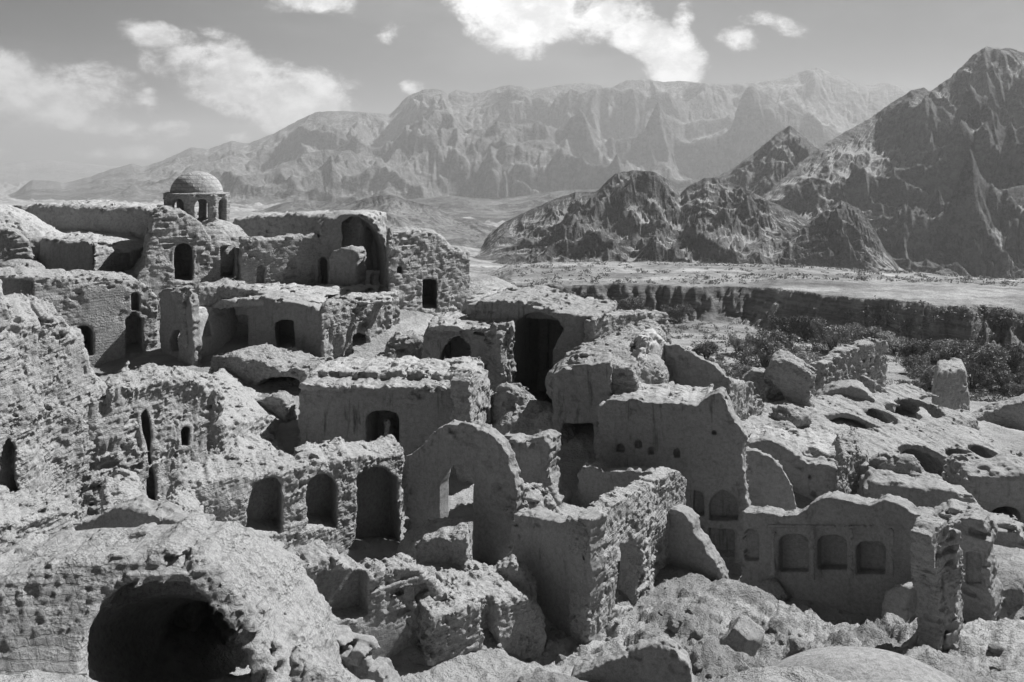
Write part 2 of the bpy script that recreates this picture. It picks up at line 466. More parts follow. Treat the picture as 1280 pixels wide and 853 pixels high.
NEARMAT['mud_plaster'] = adobe('fine_mud_plaster', 0.25, 0.085, 0.28, stain=0.35, sc=1.7)
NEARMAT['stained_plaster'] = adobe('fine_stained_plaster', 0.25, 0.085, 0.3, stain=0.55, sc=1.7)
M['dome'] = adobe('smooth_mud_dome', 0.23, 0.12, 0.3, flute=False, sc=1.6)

def ground_mat():
    m, nt, b = new_mat('dusty_earth')
    tc = nt.nodes.new('ShaderNodeTexCoord').outputs['Object']
    n1 = nz(nt, tc, 0.035, 6, 0.65); n2 = nz(nt, tc, 0.5, 6, 0.7); n3 = nz(nt, tc, 6, 5, 0.7); n4 = nz(nt, mapping(nt, tc, (0.6, 3, 1)), 0.012, 5, 0.6)
    v = mth(nt, 'MULTIPLY_ADD', n1, 0.14, 0.12); v = mth(nt, 'MULTIPLY_ADD', n2, 0.12, v); v = mth(nt, 'MULTIPLY_ADD', n3, 0.05, v)
    v = mth(nt, 'MULTIPLY_ADD', n4, 0.18, mth(nt, 'SUBTRACT', v, 0.09))
    st = nz(nt, mapping(nt, tc, (0.6, 1.2, 1)), 0.07, 8, 0.74); far = nt.nodes.new('ShaderNodeSeparateXYZ'); nt.links.new(tc, far.inputs[0])
    st = mth(nt, 'MULTIPLY', mth(nt, 'SUBTRACT', ramp(nt, st, 0.40, 0.62), 0.55), ramp(nt, far.outputs[1], 60, 90, 0, 0.16))
    v = mth(nt, 'MAXIMUM', mth(nt, 'ADD', v, st), 0.05)
    sb = nz(nt, mapping(nt, tc, (0.12, 0.12, 2.2)), 1.0, 5, 0.65)       # layers of silt, seen where the bank is cut
    v = mth(nt, 'ADD', v, ramp(nt, far.outputs[1], 40, 62, 0.085, 0))
    v = mth(nt, 'MULTIPLY', v, ramp(nt, sb, 0.35, 0.65, 0.72, 1.22))
    nt.links.new(grey(nt, v), b.inputs['Base Color'])
    p = bump(nt, None, sb, 0.35); p = bump(nt, None, n2, 0.5, 1.0, p); p = bump(nt, None, n3, 0.12, 1.0, p)
    n5 = nz(nt, tc, 28, 3, 0.7); bump(nt, b, n5, 0.03, 1.0, p)
    return m
def mountain_mat(name, base, var, bs, scree=.1):
    m, nt, b = new_mat(name)
    tc = nt.nodes.new('ShaderNodeTexCoord').outputs['Object']
    n1 = nz(nt, tc, 0.006*bs, 6, 0.65, 0.4); n2 = nz(nt, tc, 0.04*bs, 8, 0.72)
    n3 = nz(nt, mapping(nt, tc, (1, 1, 4)), 0.012*bs, 6, 0.7)
    v = mth(nt, 'MULTIPLY_ADD', ramp(nt, n1, 0.35, 0.65), var, base-var)
    v = mth(nt, 'MULTIPLY_ADD', ramp(nt, n2, 0.42, 0.60), var*0.9, v); n6 = nz(nt, tc, 0.16*bs, 6, 0.75)
    v = mth(nt, 'MULTIPLY_ADD', mth(nt, 'SUBTRACT', ramp(nt, n6, 0.40, 0.62), 0.5), var*0.7, v)
    v = mth(nt, 'MULTIPLY_ADD', n3, var*0.6, v)
    at = nt.nodes.new('ShaderNodeAttribute'); at.attribute_name = 'scree'     # pale scree lies in the gullies, dark rock stands out
    sc = ramp(nt, mth(nt, 'MULTIPLY_ADD', mth(nt, 'SUBTRACT', n2, 0.5), 0.5, at.outputs['Fac']), 0.30, 0.75, 0, 1)
    v = mth(nt, 'MULTIPLY_ADD', sc, scree, v)
    v = mth(nt, 'MAXIMUM', v, 0.03)
    nt.links.new(grey(nt, v), b.inputs['Base Color'])
    p = bump(nt, None, n2, 14.0/bs); n4 = nz(nt, tc, 0.22*bs, 6, 0.75); bump(nt, b, n4, 3.0/bs, 1.0, p)
    return m

# ------------------------------------------------------------------ the lie of the land
NEAR = [  # px, py, Y : ground points in and round the village
 (0,900,9),(300,900,10),(-300,860,10),(100,735,14),(-300,760,16),(200,735,15),(450,712,19),(560,722,17.5),(480,610,26.5),(330,600,26),(620,650,24),(690,655,24),
 (700,812,17),(690,860,13.5),(560,880,14),(780,745,19.5),(830,712,21),(870,735,20),(905,745,19.5),(850,760,18),(950,760,18.6),(1000,790,17.3),(1100,792,16.4),(760,835,15),(900,835,14.5),(1150,800,15.5),(1140,830,14),
 (1000,880,9),(1200,900,9),(1300,860,12),(1250,800,15.5),(1260,700,20),(1300,695,24),(950,765,22.0),(1050,790,20.6),(1100,800,19.5),(900,770,22.4),
 (1000,665,26),(1100,640,30),(1250,640,33),(1300,600,38),(1180,540,45),(1280,530,52),(1230,695,26),(900,530,34),(960,560,32),(850,525,36),(1000,520,38),(1100,500,44),
 (300,470,35),(100,480,33),(-200,480,30),(450,372,44),(350,372,46),(200,360,48),(620,430,42),(560,470,36),(680,500,36),(100,300,52),(-200,320,48),(300,520,30),(250,310,56),(450,310,58),(560,330,54),
 (750,480,44),(800,505,40),(880,535,45),(950,530,48),(850,505,52),(650,520,31),(740,520,30)]
NP_ = np.array([(WX(a, c), c, WZ(b, c)) for a, b, c in NEAR])
def near_z(x, y):
    x = np.asarray(x, float); y = np.asarray(y, float)
    num = 0; den = 0
    for X, Y, Z in NP_:
        w = 1/(((x-X)**2+(y-Y)**2)/(0.05*Y)**2+0.6)**2
        w = w/(0.02*Y)
        num = num+w*Z; den = den+w
    return num/den
# far field: rows of (Y, {px: py})
FARP = [-600, 0, 300, 600, 700, 850, 1000, 1150, 1280, 1900]
FARR = [
 (62,  [330,330,340,460,480,500,505,510,515,520]),
 (72,  [330,330,345,440,452,462,468,474,480,486]),
 (85,  [320,320,345,418,425,435,440,446,452,458]),
 (100, [310,310,340,398,403,414,420,426,434,440]),
 (112, [300,300,335,389,394,400,404,412,424,430]),
 (150, [290,290,325,372,371,370,374,384,398,408]),
 (200, [270,270,315,357,355,353,357,368,380,388]),
 (300, [262,262,300,345,343,342,347,352,358,362]),
 (450, [258,258,285,325,330,336,344,347,349,352]),
 (700, [254,254,270,300,312,322,335,345,347,348]),
 (1100,[250,250,262,280,290,300,315,330,340,342]),
 (1800,[253,253,256,263,268,275,280,290,300,310]),
 (3600,[249,249,250,252,254,257,260,262,266,270]),
 (5000,[236,236,238,240,240,240,240,240,240,240]),
 (8000,[216,216,218,219,220,220,220,220,220,220])]
FY = np.log(np.array([r[0] for r in FARR])); FT = np.array([r[1] for r in FARR], float)
def far_z(px, Y):
    px = np.asarray(px, float); Y = np.asarray(Y, float)
    l = np.clip(np.log(np.maximum(Y, 62)), FY[0], FY[-1]-1e-6)
    i = np.clip(np.searchsorted(FY, l, side='right')-1, 0, len(FY)-2); t = (l-FY[i])/(FY[i+1]-FY[i])
    p = np.clip(px, FARP[0], FARP[-1]-1e-3); xp = np.array(FARP, float)
    j = np.clip(np.searchsorted(xp, p, side='right')-1, 0, len(xp)-2); s = (p-xp[j])/(xp[j+1]-xp[j])
    py = (FT[i, j]*(1-s)+FT[i, j+1]*s)*(1-t)+(FT[i+1, j]*(1-s)+FT[i+1, j+1]*s)*t
    return -(py-H0)/F*Y
def cliff_y(px):        # distance of the foot of the river bank
    base = np.interp(px, [580, 640, 700, 850, 930, 1000, 1080, 1160, 1280, 1500], [125, 120, 116, 113, 108, 99, 93, 86, 80, 70])
    return base+3.5*fbm2(px*0.013+3, px*0+1.5, 6, 0.6)
def ground_z(x, y, detail=True):
    x = np.asarray(x, float); y = np.asarray(y, float)
    px = CX+F*x/np.maximum(y, 0.1)
    a = near_z(x, np.minimum(y, 64)); b = far_z(px, y)
    t = np.clip((y-50)/16, 0, 1); t = t*t*(3-2*t)
    z = a*(1-t)+b*t
    # river bank: step up from the bed to the terrace
    cy = cliff_y(px)
    m = np.clip((px-560)/80, 0, 1)
    top = np.interp(px, [580, 700, 850, 1000, 1150, 1280, 1500], [361, 356, 357, 366, 380, 397, 408])
    ztop = -(top-H0)/F*(cy+3)
    wd = 3.0+2.0*fbm2(x*0.07+4, y*0.0+2, 3)+9*np.clip(vn2(x*0.09+14, y*0+5.5)-0.25, 0, 1)
    k = np.clip((y-cy)/wd+0.45*fbm2(x*0.33, y*0.33, 5, 0.6), 0, 1); k = np.where(k < .35, k*.55, .1925+(k-.35)*1.2423)
    k = np.clip(k+0.10*fbm2(x*1.3, y*1.3, 3)*np.clip(k*6, 0, 1)*np.clip((1-k)*6, 0, 1), 0, 1)
    fall = np.clip((y-cy-3)/150, 0, 1)
    hi = ztop*(1-fall)+np.minimum(z, ztop)*fall
    z = np.where(y > cy-2, z*(1-m*k)+hi*m*k, z)
    if detail:
        z = z+0.16*fbm2(x*0.9, y*0.9, 5, 0.55)*np.clip(y/15, 0, 1)+(0.06*fbm2(x*5, y*5, 3)+0.05*np.clip(fbm2(x*3.1+7, y*3.1, 3)-.1, 0, 1))*np.clip((90-y)/40, .3, 1)
        # rubble heaps on the near slope
        rub = np.exp(-(((x-6.0)/5.5)**2+((y-17)/4.0)**2)**2)
        z = z+rub*(0.42*fbm2(x*1.3+3, y*1.3, 5, .6)+0.22*np.clip(fbm2(x*2.6+1, y*2.6, 4, .6)-.05, 0, 1)-0.15*np.clip(fbm2(x*3.7+9, y*3.7, 3)-.25, 0, 1))
        z = z+np.clip((y-60)/60, 0, 1)*0.5*fbm2(x*0.12, y*0.12, 4)
        z = z+np.clip((y-200)/300, 0, 1)*(y*0.010)*(ridged2(x*0.010+3, y*0.010, 5)-0.35)*np.clip((y-450)/600, 0, 1)
    return z

def build_ground():
    nc = 760
    Y = np.concatenate([3.5*np.exp(np.linspace(0, math.log(72/3.5), 420)), np.arange(72.4, 132, 0.33), 132*np.exp(np.linspace(0.004, math.log(8000/132), 360))]); nr = len(Y)
    px = np.concatenate([np.linspace(-1500, -61, 60), np.linspace(-60, 1340, nc-120), np.linspace(1341, 2800, 60)])
    PX, YY = np.meshgrid(px, Y)
    X = (PX-CX)/F*YY
    Z = ground_z(X, YY)
    V = np.stack([X, YY, Z], -1).reshape(-1, 3)
    i, j = np.meshgrid(np.arange(nr-1), np.arange(nc-1), indexing='ij')
    a = (i*nc+j).ravel()
    me = raw_mesh('ground', V, np.stack([a, a+1, a+nc+1, a+nc], 1))
    o = bpy.data.objects.new('ground', me); COL.objects.link(o); me.materials.append(ground_mat())
    tag(o, 'pale dusty valley ground falling to the river bed and terrace', kind='structure')
    return o

def hydro(H, cell, n=9000, batches=10, steps=70, rate=0.22, seed=1, src=None):
    """rain running down a heightfield, cutting gullies and laying down scree; H in metres, all drops move at once"""
    rg = np.random.RandomState(seed); h, w = H.shape
    H = H.astype(np.float64).copy(); H_0 = H.copy(); wear = np.zeros_like(H)
    for b in range(batches):
        y = rg.uniform(1, h-3, n); x = rg.uniform(1, w-3, n)
        dx = np.zeros(n); dy = np.zeros(n); sed = np.zeros(n); wat = np.ones(n); vel = np.ones(n); alive = np.ones(n, bool)
        for s_ in range(steps):
            i = y.astype(int); j = x.astype(int); fy = y-i; fx = x-j
            h00 = H[i, j]; h01 = H[i, j+1]; h10 = H[i+1, j]; h11 = H[i+1, j+1]
            gx = (h01-h00)*(1-fy)+(h11-h10)*fy; gy = (h10-h00)*(1-fx)+(h11-h01)*fx
            hh = (h00*(1-fx)+h01*fx)*(1-fy)+(h10*(1-fx)+h11*fx)*fy
            dx = dx*0.12-gx*0.88/cell; dy = dy*0.12-gy*0.88/cell
            L = np.hypot(dx, dy)+1e-9; ux = dx/L; uy = dy/L
            nx = np.clip(x+ux, 1, w-3); ny = np.clip(y+uy, 1, h-3)
            i2 = ny.astype(int); j2 = nx.astype(int); gy2 = ny-i2; gx2 = nx-j2
            h2 = (H[i2, j2]*(1-gx2)+H[i2, j2+1]*gx2)*(1-gy2)+(H[i2+1, j2]*(1-gx2)+H[i2+1, j2+1]*gx2)*gy2
            dh = h2-hh
            cap = np.maximum(-dh/cell, 0.02)*vel*wat*cell*1.6
            up = dh > 0
            dep = np.where(up, np.minimum(dh, sed), np.where(sed > cap, (sed-cap)*0.25, 0))
            ero = np.where(~up & (sed <= cap), np.minimum((cap-sed)*rate, -dh*0.5), 0)
            q = (dep-ero)*alive
            D = np.zeros(h*w)
            for a_, b_, wt in ((i, j, (1-fy)*(1-fx)), (i, j+1, (1-fy)*fx), (i+1, j, fy*(1-fx)), (i+1, j+1, fy*fx)):
                k = a_*w+b_
                D += np.bincount(k, q*wt, h*w)
                wear += np.bincount(k, (np.abs(dep)*1.5+0.2*ero)*wt*alive, h*w).reshape(h, w)
            H += np.clip(D, -0.25*cell, 0.06*cell).reshape(h, w)
            alive &= (nx > 2) & (ny > 2) & (nx < w-4) & (ny < h-4) & ~(up & (s_ > 12) & (sed < 1e-3))
            sed = np.minimum(sed-dep*(1)+ero, 2.5*cell)
            vel = np.sqrt(np.clip(vel*vel*0.9-dh/cell*1.0, 0.05, 6)); wat *= 0.985
            x, y = nx, ny
        # slumping
        for it in range(2):
            if it == 0: H = np.clip(H, H_0-14*cell, H_0+3*cell)
            B = H.copy()
            B[1:-1, 1:-1] = (H[1:-1, 1:-1]*4+H[:-2, 1:-1]+H[2:, 1:-1]+H[1:-1, :-2]+H[1:-1, 2:])/8
            H = H*0.45+B*0.55
    return H, wear
def build_range(name, label, sil, base_y, ridge_y, amp, freq, mat, nc=700, nr=260, over=0.35, seed=0.0, power=1.0, spread=1.0, hyd=(9000, 8, 60), crag=0.10, jag=1.0, r2w=0.35):
    """a mountain: crest line given by its outline, real slopes in front of and behind the crest, cut by running water"""
    p0, p1 = sil[0][0], sil[-1][0]
    px = np.linspace(p0, p1, nc); sy = np.interp(px, [a for a, _ in sil], [b for _, b in sil])
    yb = np.interp(px, *zip(*base_y)) if isinstance(base_y, list) else np.full(nc, float(base_y))
    yr = np.interp(px, *zip(*ridge_y)) if isinstance(ridge_y, list) else np.full(nc, float(ridge_y))
    t = np.concatenate([np.linspace(0, 1, nr), np.linspace(1, 1+over, nr//4)[1:]])
    T_, PX = np.meshgrid(t, px, indexing='ij')
    YB = yb[None]; YR = yr[None]
    YY = YB+(YR-YB)*T_
    X = (PX-CX)/F*YY
    sy = sy+jag*1.3*fbm2(px*0.12+seed, px*0+seed, 5, 0.6)
    zr = -(sy-H0)/F*yr; zb = far_z(px, yb)-2.0
    wx = fbm2(X*freq*0.5+seed, YY*freq*0.5, 3)/freq*0.6; wy = fbm2(X*freq*0.5+seed+40, YY*freq*0.5+11, 3)/freq*0.6
    r = ridged2((X+wx)*freq+seed, (YY+wy)*freq+seed*0.7, 5, 0.5)
    r2 = ridged2((X+wx*1.2)*freq*3.1+seed+9, (YY+wy)*freq*2.0+seed, 5, 0.5)
    r3 = ridged2((X+wx*0.3)*freq*13+seed+19, (YY)*freq*11+seed, 4, 0.6)
    Tc = np.clip(T_, 0, 1)
    prof = Tc**power
    hgt = (zr-zb)[None]
    env = np.clip(Tc*5, 0, 1)*np.clip((1.0-Tc)*3.0+0.15, 0, 1)
    Z = zb[None]+hgt*prof+(r-0.5)*amp*hgt*env+(r2-0.45)*amp*r2w*hgt*np.clip(env*1.3, 0, 1)
    back = np.clip(T_-1, 0, 9)
    Z = Z-back*hgt*1.3*(1+0.3*r)
    cell = float(np.mean(yr-yb))/nr
    wear = np.zeros_like(Z)
    if hyd: Z, wear = hydro(Z, cell, hyd[0], hyd[1], hyd[2], seed=int(seed*10)+1)
    # bring the skyline back to its outline
    sl = (Z/YY).max(0); tgt = (zr/yr); dlt = (tgt-sl)
    ker = np.hanning(9); ker /= ker.sum(); dlt = np.convolve(np.pad(dlt, 4, mode='edge'), ker, 'valid')
    Z = Z+dlt[None]*YY*np.clip(Tc*1.2, 0, 1)**1.5
    wear = np.log1p(wear/ (np.percentile(wear, 70)+1e-6)) if hyd else wear
    # hard bands of rock stand out of the slopes
    gz, gx = np.gradient(Z); steep = np.hypot(gz, gx)/cell
    scree = np.clip(wear*0.75, 0, 1)*np.clip(1.5-steep, 0.15, 1)
    Z = Z+(r3-0.4)*crag*cell*14*np.clip(steep*1.4-0.3, 0, 1)*np.clip(1.2-scree, 0, 1)*np.clip(env*2+.1, 0, 1)
    Z[0] = np.minimum(Z[0], zb-25)
    V = np.stack([X, YY, Z], -1).reshape(-1, 3)
    n1 = len(t)
    i, j = np.meshgrid(np.arange(n1-1), np.arange(nc-1), indexing='ij')
    a = (i*nc+j).ravel()
    me = raw_mesh(name, V, np.stack([a, a+1, a+nc+1, a+nc], 1))
    at = me.attributes.new('scree', 'FLOAT', 'POINT'); at.data.foreach_set('value', np.ascontiguousarray(scree.ravel(), np.float32))
    o = bpy.data.objects.new(name, me); COL.objects.link(o); me.materials.append(mat)
    tag(o, label, kind='structure')
    return o

SUN_EL, SUN_AZ = 47.0, None
SD = np.array([0.83, 0.56])      # compass direction of the sun: to the right and ahead
def build_sky_sun():
    w = bpy.data.worlds.new('World'); scene.world = w; w.use_nodes = True
    nt = w.node_tree; nt.nodes.clear()
    out = nt.nodes.new('ShaderNodeOutputWorld'); bg = nt.nodes.new('ShaderNodeBackground')
    nt.links.new(bg.outputs[0], out.inputs[0])
    sk = nt.nodes.new('ShaderNodeTexSky'); sk.sky_type = 'NISHITA'; sk.sun_disc = False
    az = math.atan2(SD[0], SD[1])
    sk.sun_elevation = R(SUN_EL); sk.sun_rotation = az
    sk.altitude = 1800; sk.air_density = 1.0; sk.dust_density = 1.2; sk.ozone_density = 1.0
    sep = nt.nodes.new('ShaderNodeSeparateColor'); nt.links.new(sk.outputs[0], sep.inputs[0])
    v = mth(nt, 'MULTIPLY', sep.outputs[0], 0.26); v = mth(nt, 'MULTIPLY_ADD', sep.outputs[1], 0.04, v)
    # clouds: soft banks at their places in the sky, broken up by noise
    geo = nt.nodes.new('ShaderNodeTexCoord').outputs['Generated']
    nrm = nt.nodes.new('ShaderNodeVectorMath'); nrm.operation = 'NORMALIZE'; nt.links.new(geo, nrm.inputs[0]); d = nrm.outputs[0]
    def cloud_blob(px, py, wx, wy, tilt=0.0):
        c = np.array([(px-CX)/F, 1.0, -(py-H0)/F]); c /= np.linalg.norm(c)
        rt = np.cross(c, [0, 0, 1]); rt /= np.linalg.norm(rt); up = np.cross(rt, c)
        ct, st = math.cos(R(tilt)), math.sin(R(tilt)); a = rt*ct+up*st; b = -rt*st+up*ct
        def dot(vv, o):
            n = nt.nodes.new('ShaderNodeVectorMath'); n.operation = 'DOT_PRODUCT'; nt.links.new(d, n.inputs[0]); n.inputs[1].default_value = tuple(vv)
            return mth(nt, 'ADD', n.outputs['Value'], -o)
        x = mth(nt, 'DIVIDE', dot(a, 0.0), wx/F); y = mth(nt, 'DIVIDE', dot(b, 0.0), wy/F)
        q = mth(nt, 'ADD', mth(nt, 'MULTIPLY', x, x), mth(nt, 'MULTIPLY', y, y))
        n = nt.nodes.new('ShaderNodeVectorMath'); n.operation = 'DOT_PRODUCT'; nt.links.new(d, n.inputs[0]); n.inputs[1].default_value = tuple(c)
        front = mth(nt, 'GREATER_THAN', n.outputs['Value'], 0.0)
        return mth(nt, 'MULTIPLY', mth(nt, 'SUBTRACT', 1.0, q, clamp=True), front)
    blobs = CLOUDS
    dens = None
    for bdef in blobs:
        q = mth(nt, 'MULTIPLY', cloud_blob(*bdef[:5]), bdef[5])
        dens = q if dens is None else mth(nt, 'MAXIMUM', dens, q)
    cn = nt.nodes.new('ShaderNodeTexNoise'); cn.inputs['Scale'].default_value = 16; cn.inputs['Detail'].default_value = 12; cn.inputs['Roughness'].default_value = 0.66; cn.inputs['Distortion'].default_value = 0.2
    nt.links.new(mapping(nt, d, (1, 1, 1.5)), cn.inputs['Vector'])
    dn = mth(nt, 'MULTIPLY_ADD', mth(nt, 'SUBTRACT', cn.outputs['Fac'], 0.5), 3.4, dens)
    mask = ramp(nt, dn, 0.20, 1.05)
    mask = mth(nt, 'MULTIPLY', mask, ramp(nt, dens, 0.0, 0.22))
    cn2 = nz(nt, mapping(nt, d, (1, 1, 1.6)), 22, 9, 0.65)
    glow = cloud_blob(650, -40, 640, 360); glow = mth(nt, 'MULTIPLY', glow, glow)
    # thin high veil
    veil = ramp(nt, nz(nt, mapping(nt, d, (1, 1, 3)), 3.2, 5, 0.55), 0.42, 0.75, 0.0, 0.30)
    veil = mth(nt, 'ADD', veil, mth(nt, 'MULTIPLY', glow, 0.46))
    # clouds are sunlit from behind: brightest toward the sun's side of the sky
    br = mth(nt, 'MULTIPLY_ADD', ramp(nt, cn2, 0.35, 0.65), 4.5, 5.0)
    br = mth(nt, 'MULTIPLY_ADD', glow, 6.0, br)
    v = mth(nt, 'ADD', mth(nt, 'MULTIPLY', v, mth(nt, 'SUBTRACT', 1.0, veil)), mth(nt, 'MULTIPLY', veil, 5.0))
    v = mth(nt, 'ADD', mth(nt, 'MULTIPLY', v, mth(nt, 'SUBTRACT', 1.0, mask)), mth(nt, 'MULTIPLY', mask, br))
    nt.links.new(grey(nt, v), bg.inputs[0]); bg.inputs[1].default_value = SKY_STRENGTH
    w.cycles.sampling_method = 'MANUAL'; w.cycles.sample_map_resolution = 512
    l = bpy.data.lights.new('sun', 'SUN'); l.energy = SUN_STRENGTH; l.angle = R(0.6); l.color = (1, 1, 1)
    o = bpy.data.objects.new('sun', l); COL.objects.link(o)
    e = R(SUN_EL); h = SD/np.hypot(*SD)
    s = np.array([h[0]*math.cos(e), h[1]*math.cos(e), math.sin(e)])
    from mathutils import Vector
    o.rotation_euler = Vector(s).to_track_quat('Z', 'Y').to_euler()
    o.location = (60, 30, 80)
def build_camera():
    c = bpy.data.cameras.new('camera'); o = bpy.data.objects.new('camera', c); COL.objects.link(o)
    c.sensor_width = 36; c.lens = F/1280*36; c.shift_y = -(426.5-H0)/1280
    c.clip_start = 0.1; c.clip_end = 60000
    o.rotation_euler = (R(90), 0, 0); o.location = (0, 0, 0)
    scene.camera = o
def build_haze():
    me = bpy.data.meshes.new('haze')
    x0, x1, y0, y1, z0, z1 = -9000, 9000, -300, 8200, -260, 470
    v = [(x, y, z) for x in (x0, x1) for y in (y0, y1) for z in (z0, z1)]
    me.from_pydata(v, [], [(0,1,3,2),(4,6,7,5),(0,4,5,1),(2,3,7,6),(0,2,6,4),(1,5,7,3)]); me.update()
    o = bpy.data.objects.new('haze', me); COL.objects.link(o)
    m = bpy.data.materials.new('haze_air'); m.use_nodes = True; nt = m.node_tree; nt.nodes.clear()
    out = nt.nodes.new('ShaderNodeOutputMaterial'); vv = nt.nodes.new('ShaderNodeVolumePrincipled')
    vv.inputs['Color'].default_value = (0.95, 0.95, 0.95, 1); vv.inputs['Density'].default_value = HAZE
    vv.inputs['Anisotropy'].default_value = 0.2
    nt.links.new(vv.outputs[0], out.inputs['Volume'])
    me.materials.append(m); o.display_type = 'WIRE'
    tag(o, 'thin pale haze filling the valley air', kind='stuff')

# ------------------------------------------------------------------ plants and stones
def ground_hit(px, py, y0=58, y1=130):
    Y = np.linspace(y0, y1, 400); x = (px-CX)/F*Y
    z = ground_z(x, Y, False); p = H0-z*F/Y
    ok = (p <= py) & (Y > 66) & (Y < cliff_y(np.full(400, float(px)))-2.5)
    k = np.argmax(ok) if ok.any() else int(np.argmin(np.abs(Y-(cliff_y(np.array([float(px)]))[0]-3))))
    return float(x[k]), float(Y[k]), float(z[k])
def leaf_mat(name, v0, v1):
    m, nt, b = new_mat(name)
    oi = nt.nodes.new('ShaderNodeObjectInfo'); g = nt.nodes.new('ShaderNodeTexCoord').outputs['Object']
    n = nz(nt, g, 6.0, 2, 0.5)
    v = mth(nt, 'MULTIPLY_ADD', ramp(nt, n, 0.3, 0.7), v1-v0, v0)
    v = mth(nt, 'MULTIPLY', v, mth(nt, 'MULTIPLY_ADD', oi.outputs['Random'], 1.2, 0.5))
    nt.links.new(grey(nt, v), b.inputs['Base Color']); b.inputs['Roughness'].default_value = 0.7
    return m
def tube(V, Q, pts, rad, seg=6):
    b0 = len(V)
    for k, p in enumerate(pts):
        d = np.array(pts[min(k+1, len(pts)-1)])-np.array(pts[max(k-1, 0)]); d = d/(np.linalg.norm(d)+1e-9)
        a = np.cross(d, [0.3, 1, 0.2]); a /= np.linalg.norm(a); b = np.cross(d, a)
        for j in range(seg):
            t = 2*math.pi*j/seg
            V.append(tuple(np.array(p)+rad[k]*(math.cos(t)*a+math.sin(t)*b)))
    for k in range(len(pts)-1):
        for j in range(seg):
            Q.append((b0+k*seg+j, b0+k*seg+(j+1) % seg, b0+(k+1)*seg+(j+1) % seg, b0+(k+1)*seg+j))
def bush_meshes(seed, mats, leaves=8500, ls=0.052):
    """unit-high shrub: radius about 1, height about 1"""
    rg = np.random.RandomState(seed)
    V, Q = [], []; cl = []
    ns = rg.randint(6, 10)
    for i in range(ns):
        a = rg.uniform(0, 2*math.pi); r = rg.uniform(.15, .62); h = rg.uniform(.42, .78)
        tip = (r*math.cos(a), r*math.sin(a), h)
        mid = (tip[0]*.45+rg.uniform(-.05, .05), tip[1]*.45+rg.uniform(-.05, .05), h*.5)
        tube(V, Q, [(rg.uniform(-.06, .06), rg.uniform(-.06, .06), -.05), mid, tip], [.035, .022, .008])
        for j in range(3):
            q = (tip[0]+rg.uniform(-.28, .28), tip[1]+rg.uniform(-.28, .28), max(.14, tip[2]+rg.uniform(-.25, .16)))
            tube(V, Q, [mid, tuple((np.array(mid)+np.array(q))/2+rg.uniform(-.03, .03, 3)), q], [.016, .01, .004], 5)
            cl.append(q)
        cl.append(tip)
    for i in range(8):
        a = rg.uniform(0, 6.28); cl.append((.6*math.cos(a), .6*math.sin(a), rg.uniform(.12, .3)))
    trunk = raw_mesh('trunk', np.array(V), np.array(Q)); trunk.materials.append(mats[1])
    cl = np.array(cl); w = rg.uniform(.5, 1.2, len(cl)); k = rg.choice(len(cl), leaves, p=w/w.sum())
    d = rg.normal(size=(leaves, 3)); d /= np.linalg.norm(d, axis=1)[:, None]
    rad = rg.uniform(.10, .24, len(cl))[k]*rg.uniform(.2, 1, leaves)**.4
    C = cl[k]+d*rad[:, None]*np.array([1.15, 1.15, .85]); C[:, 2] = np.maximum(C[:, 2], .02)
    a = rg.normal(size=(leaves, 3)); a /= np.linalg.norm(a, axis=1)[:, None]
    b = np.cross(a, rg.normal(size=(leaves, 3))); b /= np.linalg.norm(b, axis=1)[:, None]
    s = (ls*rg.uniform(.35, .8, leaves))[:, None]
    VV = np.stack([C-a*s, C+b*s*.45, C+a*s, C-b*s*.45], 1).reshape(-1, 3)
    crown = raw_mesh('crown', VV, np.arange(leaves*4).reshape(-1, 4), False); crown.materials.append(mats[0])
    return trunk, crown
BUSHES = [ # px, py of the foot, width, height in pixels, how it looks
 (705,391,48,24),(738,391,36,22),(792,392,54,22),(850,393,46,20),(668,390,32,18),
 (883,453,52,25),(922,444,44,24),(955,459,88,42),(990,463,52,30),(972,421,56,26),(1008,424,64,32),(1042,441,72,42),
 (1085,428,62,36),(1116,441,56,34),(1150,418,62,30),(1182,424,62,36),(1163,487,58,34),(1146,468,46,28),(1196,450,80,42),(1240,474,84,52),
 (1268,458,54,46),(1272,503,34,26),(1214,486,46,34),(1256,490,62,42),(1100,402,50,18),(1218,424,52,30),(1272,428,44,32),(930,473,34,16),(902,467,30,15),(1138,503,42,22),
 (1310,470,90,60),(1330,500,80,50)]
def build_bushes():
    lm = [leaf_mat('dark_leaves', .11, .28), leaf_mat('grey_leaves', .18, .36)]; bk = leaf_mat('bark', .08, .16)
    var = [bush_meshes(3+i, (lm[i % 2 if i > 2 else 0], bk)) for i in range(5)]
    looks = ['low', 'wide', 'round', 'loose', 'dense', 'spreading']
    for i, (px, py, w, h) in enumerate(BUSHES):
        x, y, z = ground_hit(px, py)
        W_, H_ = w/F*y*0.52, h/F*y*(0.85 if px > 1030 else 1.25 if py < 395 else 1.0)
        tr, cr = var[i % 5]
        name = 'tree' if h > 34 else 'shrub'
        e = bpy.data.objects.new(name, None); COL.objects.link(e); e.location = (x, y, z-.05)
        e.rotation_euler = (0, 0, i*1.7)
        if py < 400 and px < 870: where = 'at the foot of the river bank, %s from the left' % ['third', 'fourth', 'fifth', 'sixth', 'second'][i] if i < 5 else ''
        elif px < 1000: where = 'left of the tall brick wall'
        elif px < 1130: where = 'behind the tall brick wall'
        else: where = 'right of the tall brick wall'
        e['label'] = ORD_BUSH[i]
        e['category'] = name; e['group'] = 'trees and shrubs in the river bed'
        t = bpy.data.objects.new('trunk', tr); c = bpy.data.objects.new('crown', cr)
        for o in (t, c):
            COL.objects.link(o); o.parent = e; o.scale = (W_, W_, H_*1.05)
